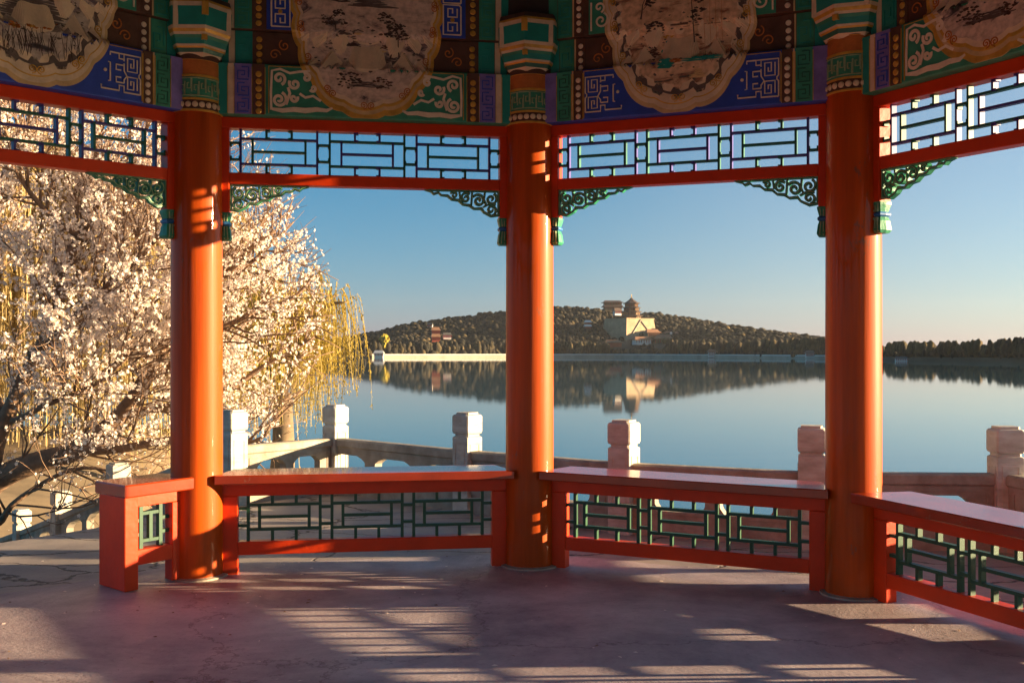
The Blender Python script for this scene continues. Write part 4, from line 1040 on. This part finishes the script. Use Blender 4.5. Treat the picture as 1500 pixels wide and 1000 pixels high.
LB = [
    ([(-90, 960, 10.8), (-70, 820, 10.7), (-20, 720, 10.5), (60, 672, 10.4), (130, 645, 10.3), (165, 622, 10.2), (205, 560, 10.1), (250, 490, 10), (300, 430, 10), (350, 380, 9.9), (400, 345, 9.8)], .17, .018),
    ([(60, 672, 10.4), (120, 660, 10.2), (200, 655, 10.0), (280, 640, 9.9), (350, 645, 9.9), (400, 635, 9.8)], .07, .012),
    ([(140, 640, 10.3), (200, 605, 10.4), (270, 590, 10.5), (340, 560, 10.5), (400, 530, 10.5), (455, 490, 10.4)], .06, .012),
    ([(205, 560, 10.1), (280, 510, 9.9), (350, 470, 9.9), (420, 440, 9.9), (465, 400, 9.9)], .05, .010),
    ([(-20, 720, 10.5), (10, 620, 10.3), (45, 520, 10.2), (90, 430, 10.1), (120, 350, 10.1), (140, 260, 10.2), (150, 160, 10.2), (150, 60, 10.3)], .10, .015),
    ([(45, 520, 10.2), (110, 460, 10), (180, 400, 9.9), (240, 340, 9.9), (280, 270, 9.9)], .05, .010),
    ([(10, 620, 10.3), (-30, 520, 10.5), (-40, 400, 10.7), (0, 290, 10.8), (30, 180, 10.9), (50, 60, 11)], .08, .015),
    ([(90, 430, 10.1), (150, 370, 10.4), (190, 290, 10.5), (215, 200, 10.6), (225, 110, 10.6)], .045, .010),
    ([(-40, 400, 10.7), (-90, 330, 10.6), (-120, 200, 10.6)], .05, .012),
    ([(250, 490, 10), (330, 420, 10.3), (380, 370, 10.3), (430, 320, 10.3)], .035, .008),
    ([(-20, 720, 10.5), (-100, 650, 10.7), (-160, 520, 10.9), (-180, 350, 11)], .10, .02),
    ([(120, 350, 10.1), (60, 300, 9.8), (20, 230, 9.7), (0, 150, 9.7)], .035, .008),
    ([(10, 620, 10.3), (80, 590, 9.8), (150, 560, 9.6), (190, 520, 9.5)], .04, .008),
    ([(-70, 820, 10.7), (0, 760, 10), (80, 700, 9.8), (170, 690, 9.8)], .05, .01),
]
BX = []  # blossom sites
def u_of(p): return 750+p.x/p.y*1500
def lim_of(p):
    v = 519-(p.z-EYE)/p.y*1500
    return interp([(-100, 420), (60, 330), (200, 400), (280, 425), (300, 440), (360, 470), (400, 485), (470, 490), (520, 480), (580, 450), (640, 440), (680, 410), (800, 330)], v)
def grow(p, d, ln, r, depth):
    n = 5; pts = [p.copy()]; dd = d.normalized()
    for i in range(n):
        if u_of(pts[-1]) > lim_of(pts[-1])-rnd.uniform(-8, 30): break
        dd = (dd+Vector((rnd.gauss(0, .16), rnd.gauss(0, .16), rnd.gauss(0, .13)+.035))).normalized()
        pts.append(pts[-1]+dd*(ln/n))
    n = len(pts)-1
    if n < 2: return
    if depth >= 1:
        for k in range(4): BX.append((pts[-1]+Vector((rnd.gauss(0, .02), rnd.gauss(0, .02), rnd.gauss(0, .02))), .02))
    (twig if depth > 0 else wood).tube(pts, [r*(1-.7*i/n) for i in range(n+1)], M['bark'], 4 if depth else 5)
    if depth >= 1:
        for i in range(n):
            sl = (pts[i+1]-pts[i]).length
            for k in range(max(1, int(sl/.05*rnd.uniform(.5, 1.15)))):
                q = pts[i].lerp(pts[i+1], rnd.random())
                for w_q in range(rnd.randint(2, 5)): BX.append((q+Vector((rnd.gauss(0, .013), rnd.gauss(0, .013), rnd.gauss(0, .013))), .02))
    if depth < 2:
        for k in range(rnd.randint(4, 6) if depth == 0 else rnd.randint(1, 3)):
            i = rnd.randint(1, n); t = pts[i]; dv = (pts[i]-pts[i-1]).normalized()
            side = Vector((rnd.gauss(0, 1), rnd.gauss(0, .8), rnd.gauss(.15, .8))); side -= dv*side.dot(dv); side.normalize()
            grow(t, dv*.95+side*.75+Vector((.1, 0, .12)), ln*rnd.uniform(.42, .68), r*.5, depth+1)
for pts_, r0, r1 in LB:
    pts = limb(pts_, r0, r1); n = len(pts)
    for i in range(3, n):
        f = i/n
        vv = 519-(pts[i].z-EYE)/pts[i].y*1500
        if u_of(pts[i]) > 250 and noise.noise(pts[i]*1.3+Vector((2, 0, 4))) < -.18: continue
        for k in range(2 if f > .2 else 1):
            if rnd.random() < (.25 if f < .25 else .88)*(.45 if vv > 590 else 1):
                dv = (pts[i]-pts[i-1]).normalized()
                side = Vector((rnd.gauss(.15, 1), rnd.gauss(0, .8), rnd.gauss(.2, .9))); side -= dv*side.dot(dv); side.normalize()
                grow(pts[i], dv*.9+side*.9, rnd.uniform(.6, 1.2), .012*(1.3-f*.5), 0)
print('blossom sites', len(BX))
# clip sites that would poke into the pavilion or run far to the right
def keep_site(p):
    u = 750+p.x/p.y*1500; v = 519-(p.z-EYE)/p.y*1500
    lim = lim_of(p)
    if u > lim+rnd.uniform(-25, 10): return False
    if noise.noise(p*1.6+Vector((3, 1, 7))) < -.16 and rnd.random() < .85: return False
    if u > 320 and v < 340 and rnd.random() < .45: return False
    if rnd.random() < .78*min(1, max(0, (u-(lim-210))/150)): return False
    if v > 590 and u < 260 and rnd.random() < .5: return False
    if v > 650 and rnd.random() < .8: return False
    if v < 230 and u > 60 and rnd.random() < .55: return False
    return True
BX = [b for b in BX if keep_site(b[0])]
print('kept', len(BX))
import numpy as _n
rg = _n.random.default_rng(3)
C_ = _n.array([tuple(b[0]) for b in BX]); N = len(C_)
# each flower: five petals (quads) round a centre, plus a closed bud shape
NP = 5
ctr = C_+rg.normal(0, .004, (N, 3))
ax = rg.normal(0, 1, (N, 3)); ax /= _n.linalg.norm(ax, axis=1)[:, None]
tmp = rg.normal(0, 1, (N, 3)); e1 = _n.cross(ax, tmp); e1 /= _n.linalg.norm(e1, axis=1)[:, None]; e2 = _n.cross(ax, e1)
sz = rg.uniform(.012, .021, N)
V = []; 
cup = rg.uniform(.1, .9, N)
for k in range(NP):
    a = 2*math.pi*k/NP; d = e1*math.cos(a)+e2*math.sin(a); s_ = -e1*math.sin(a)+e2*math.cos(a)
    V.append(_n.stack([ctr, ctr+(d*.55+s_*.42+ax*(cup*.35)[:, None])*sz[:, None], ctr+(d*1.05+ax*(cup*.8)[:, None])*sz[:, None], ctr+(d*.55-s_*.42+ax*(cup*.35)[:, None])*sz[:, None]], axis=1))
V = _n.stack(V, axis=1).reshape(-1, 3)-_n.array([-5.9, 10.6, -1.3])
nf = N*NP
me = bpy.data.meshes.new('blossoms'); me.vertices.add(len(V)); me.vertices.foreach_set('co', V.ravel())
me.loops.add(nf*4); me.loops.foreach_set('vertex_index', _n.arange(nf*4)); me.polygons.add(nf)
me.polygons.foreach_set('loop_start', _n.arange(nf)*4); me.materials.append(M['blossom']); me.update(calc_edges=True)
o = bpy.data.objects.new('blossoms', me); col.objects.link(o); o.parent = BT; o['_o'] = (0, 0, 0)
wood.build('trunk', BT, smooth=True); twig.build('twigs', BT)

# fallen petals and specks of grit on the floor
mb = MB()
for i in range(230):
    x = rnd.gauss(-1.6, 1.1); y = rnd.gauss(5.0, .9)
    if i % 3 == 0: x = rnd.uniform(-3, 2.4); y = rnd.uniform(3.2, 6.2)
    r_ = rnd.uniform(.004, .010); a = rnd.random()*6; z = .006
    mb.face([(x+r_*math.cos(a+k*1.571)*(1.5 if k % 2 else .8), y+r_*math.sin(a+k*1.571)*(1.5 if k % 2 else .8), z+(.003 if k == 0 else 0)) for k in range(4)], M['blossom'] if rnd.random() < .5 else M['bark'])
tag(mb.build('fallen_petals'), 'scattered fallen petals and dry specks lying on the stone floor', None, None, 'stuff')

# ------------------------------------------------------------------ willows
def willow(base, top, rad, nstr, seed, label, lmin, lmax, zstop=None, mat_='willow', w_=.012, lean=Vector((0, 0, 0)), limbs=9, spread=1.0):
    r = random.Random(seed); t = thing('willow_tree', tuple(base), label, 'tree', 'weeping willows behind the blossom')
    mb = MB(); mid = base.lerp(top, .55)+lean*.5
    mb.tube(catmull([base, base.lerp(mid, .5)+Vector((.1, 0, 0)), mid]), [.32-.012*i for i in range(13)], M['wbark'], 8)
    arcs = []
    for i in range(limbs):
        a = 2*math.pi*i/limbs+r.uniform(-.3, .3); rr2 = rad*r.uniform(.45, .95)
        e = top+Vector((math.cos(a)*rr2, math.sin(a)*rr2, -rad*r.uniform(.0, .35)))+lean
        pk = mid.lerp(e, .55)+Vector((0, 0, rad*.35))
        pts = catmull([mid, pk, e]); arcs.append(pts)
        mb.tube(pts, [.11*(1-.85*k/(len(pts)-1)) for k in range(len(pts))], M['wbark'], 5)
    mb.build('trunk', t, smooth=True)
    mb = MB(); m = M[mat_]; k_ = mb.mi(m)
    for i in range(nstr):
        arc = r.choice(arcs); j = r.randint(len(arc)//3, len(arc)-1); p = arc[j].copy()+Vector((r.gauss(0, .15), r.gauss(0, .15), r.gauss(0, .1)))
        out = Vector((p.x-mid.x+r.gauss(0, rad*.3), p.y-mid.y+r.gauss(0, rad*.3), 0))
        out = out.normalized() if out.length > .01 else Vector((1, 0, 0))
        ln = r.uniform(lmin, lmax); n = 13; ho = r.uniform(.2, 1.0)*rad*.45*spread; vz = r.uniform(.1, .6)
        side = Vector((r.gauss(0, 1), r.gauss(0, 1), 0)).normalized()
        pts = []
        for q in range(n):
            f = q/(n-1)
            x = ho*(1-math.exp(-3.0*f)); z = vz*math.sin(min(1, f*3)*math.pi/1.0)*.35-ln*max(0, f-.06)**1.15
            P_ = p+out*x+Vector((0, 0, z))+side*(.05*math.sin(f*7+i))
            if zstop is not None and P_.z < zstop: break
            pts.append(P_)
        if len(pts) < 3: continue
        # leafy strand: alternating small leaflets on a thin ribbon
        for q in range(len(pts)-1):
            a_, b_ = pts[q], pts[q+1]; s0 = len(mb.v); wv = side*w_*.5*(1-.6*q/n)
            mb.v += [tuple(a_-wv), tuple(a_+wv), tuple(b_+wv), tuple(b_-wv)]; mb.f.append((s0, s0+1, s0+2, s0+3)); mb.m.append(k_)
            for z_ in range(3):
                c0 = a_.lerp(b_, r.random()); d_ = Vector((r.gauss(0, 1), r.gauss(0, 1), -1.4)).normalized()*w_*r.uniform(2.5, 5); s_ = Vector((-d_.y, d_.x, 0)); s_ = s_.normalized()*w_*.7 if s_.length > 1e-6 else Vector((w_*.7, 0, 0))
                s0 = len(mb.v); mb.v += [tuple(c0), tuple(c0+d_*.5+s_), tuple(c0+d_), tuple(c0+d_*.5-s_)]; mb.f.append((s0, s0+1, s0+2, s0+3)); mb.m.append(k_)
    mb.build('strands', t)
Yw = 21.0
willow(px(400, 640, Yw)-Vector((0, 0, 2.0)), px(425, 405, Yw), 1.6, 380, 11, 'golden weeping willow trailing over the water right of the blossom', .9, 2.4, -.35, w_=.020, spread=.6)
Yw = 27.0
willow(px(120, 700, Yw), px(110, 250, Yw), 4.9, 2300, 12, 'tall yellow weeping willow behind the blossom tree at far left', 3.0, 7.5, WATER_Z+.3, w_=.034, mat_='willow2')
willow(px(-140, 700, 24), px(-80, 180, 24), 4.4, 1000, 14, 'tall yellow weeping willow half out of the left edge', 3.0, 7.0, WATER_Z+.3, w_=.032, mat_='willow2')
willow(px(300, 690, 30), px(300, 420, 30), 3.4, 900, 13, 'smaller weeping willow hidden between the left column and blossom', 2.0, 4.0, WATER_Z+.3, w_=.022, spread=.7)

# ------------------------------------------------------------------ air
mb = MB(); mb.box(-2600, 3200, -60, 2900, WATER_Z-1, 150, M['white'])
hz_o = mb.build('haze'); hm = bpy.data.materials.new('haze_air'); hm.use_nodes = True; hn = hm.node_tree; hn.nodes.clear()
ho = hn.nodes.new('ShaderNodeOutputMaterial'); hv = hn.nodes.new('ShaderNodeVolumePrincipled'); hv.inputs['Color'].default_value = (.85, .88, .92, 1); hv.inputs['Density'].default_value = .00003; hv.inputs['Anisotropy'].default_value = .3
hn.links.new(hv.outputs[0], ho.inputs['Volume']); hz_o.data.materials.clear(); hz_o.data.materials.append(hm)
tag(hz_o, kind='stuff')
for o in bpy.data.objects:
    if '_o' in o: del o['_o']
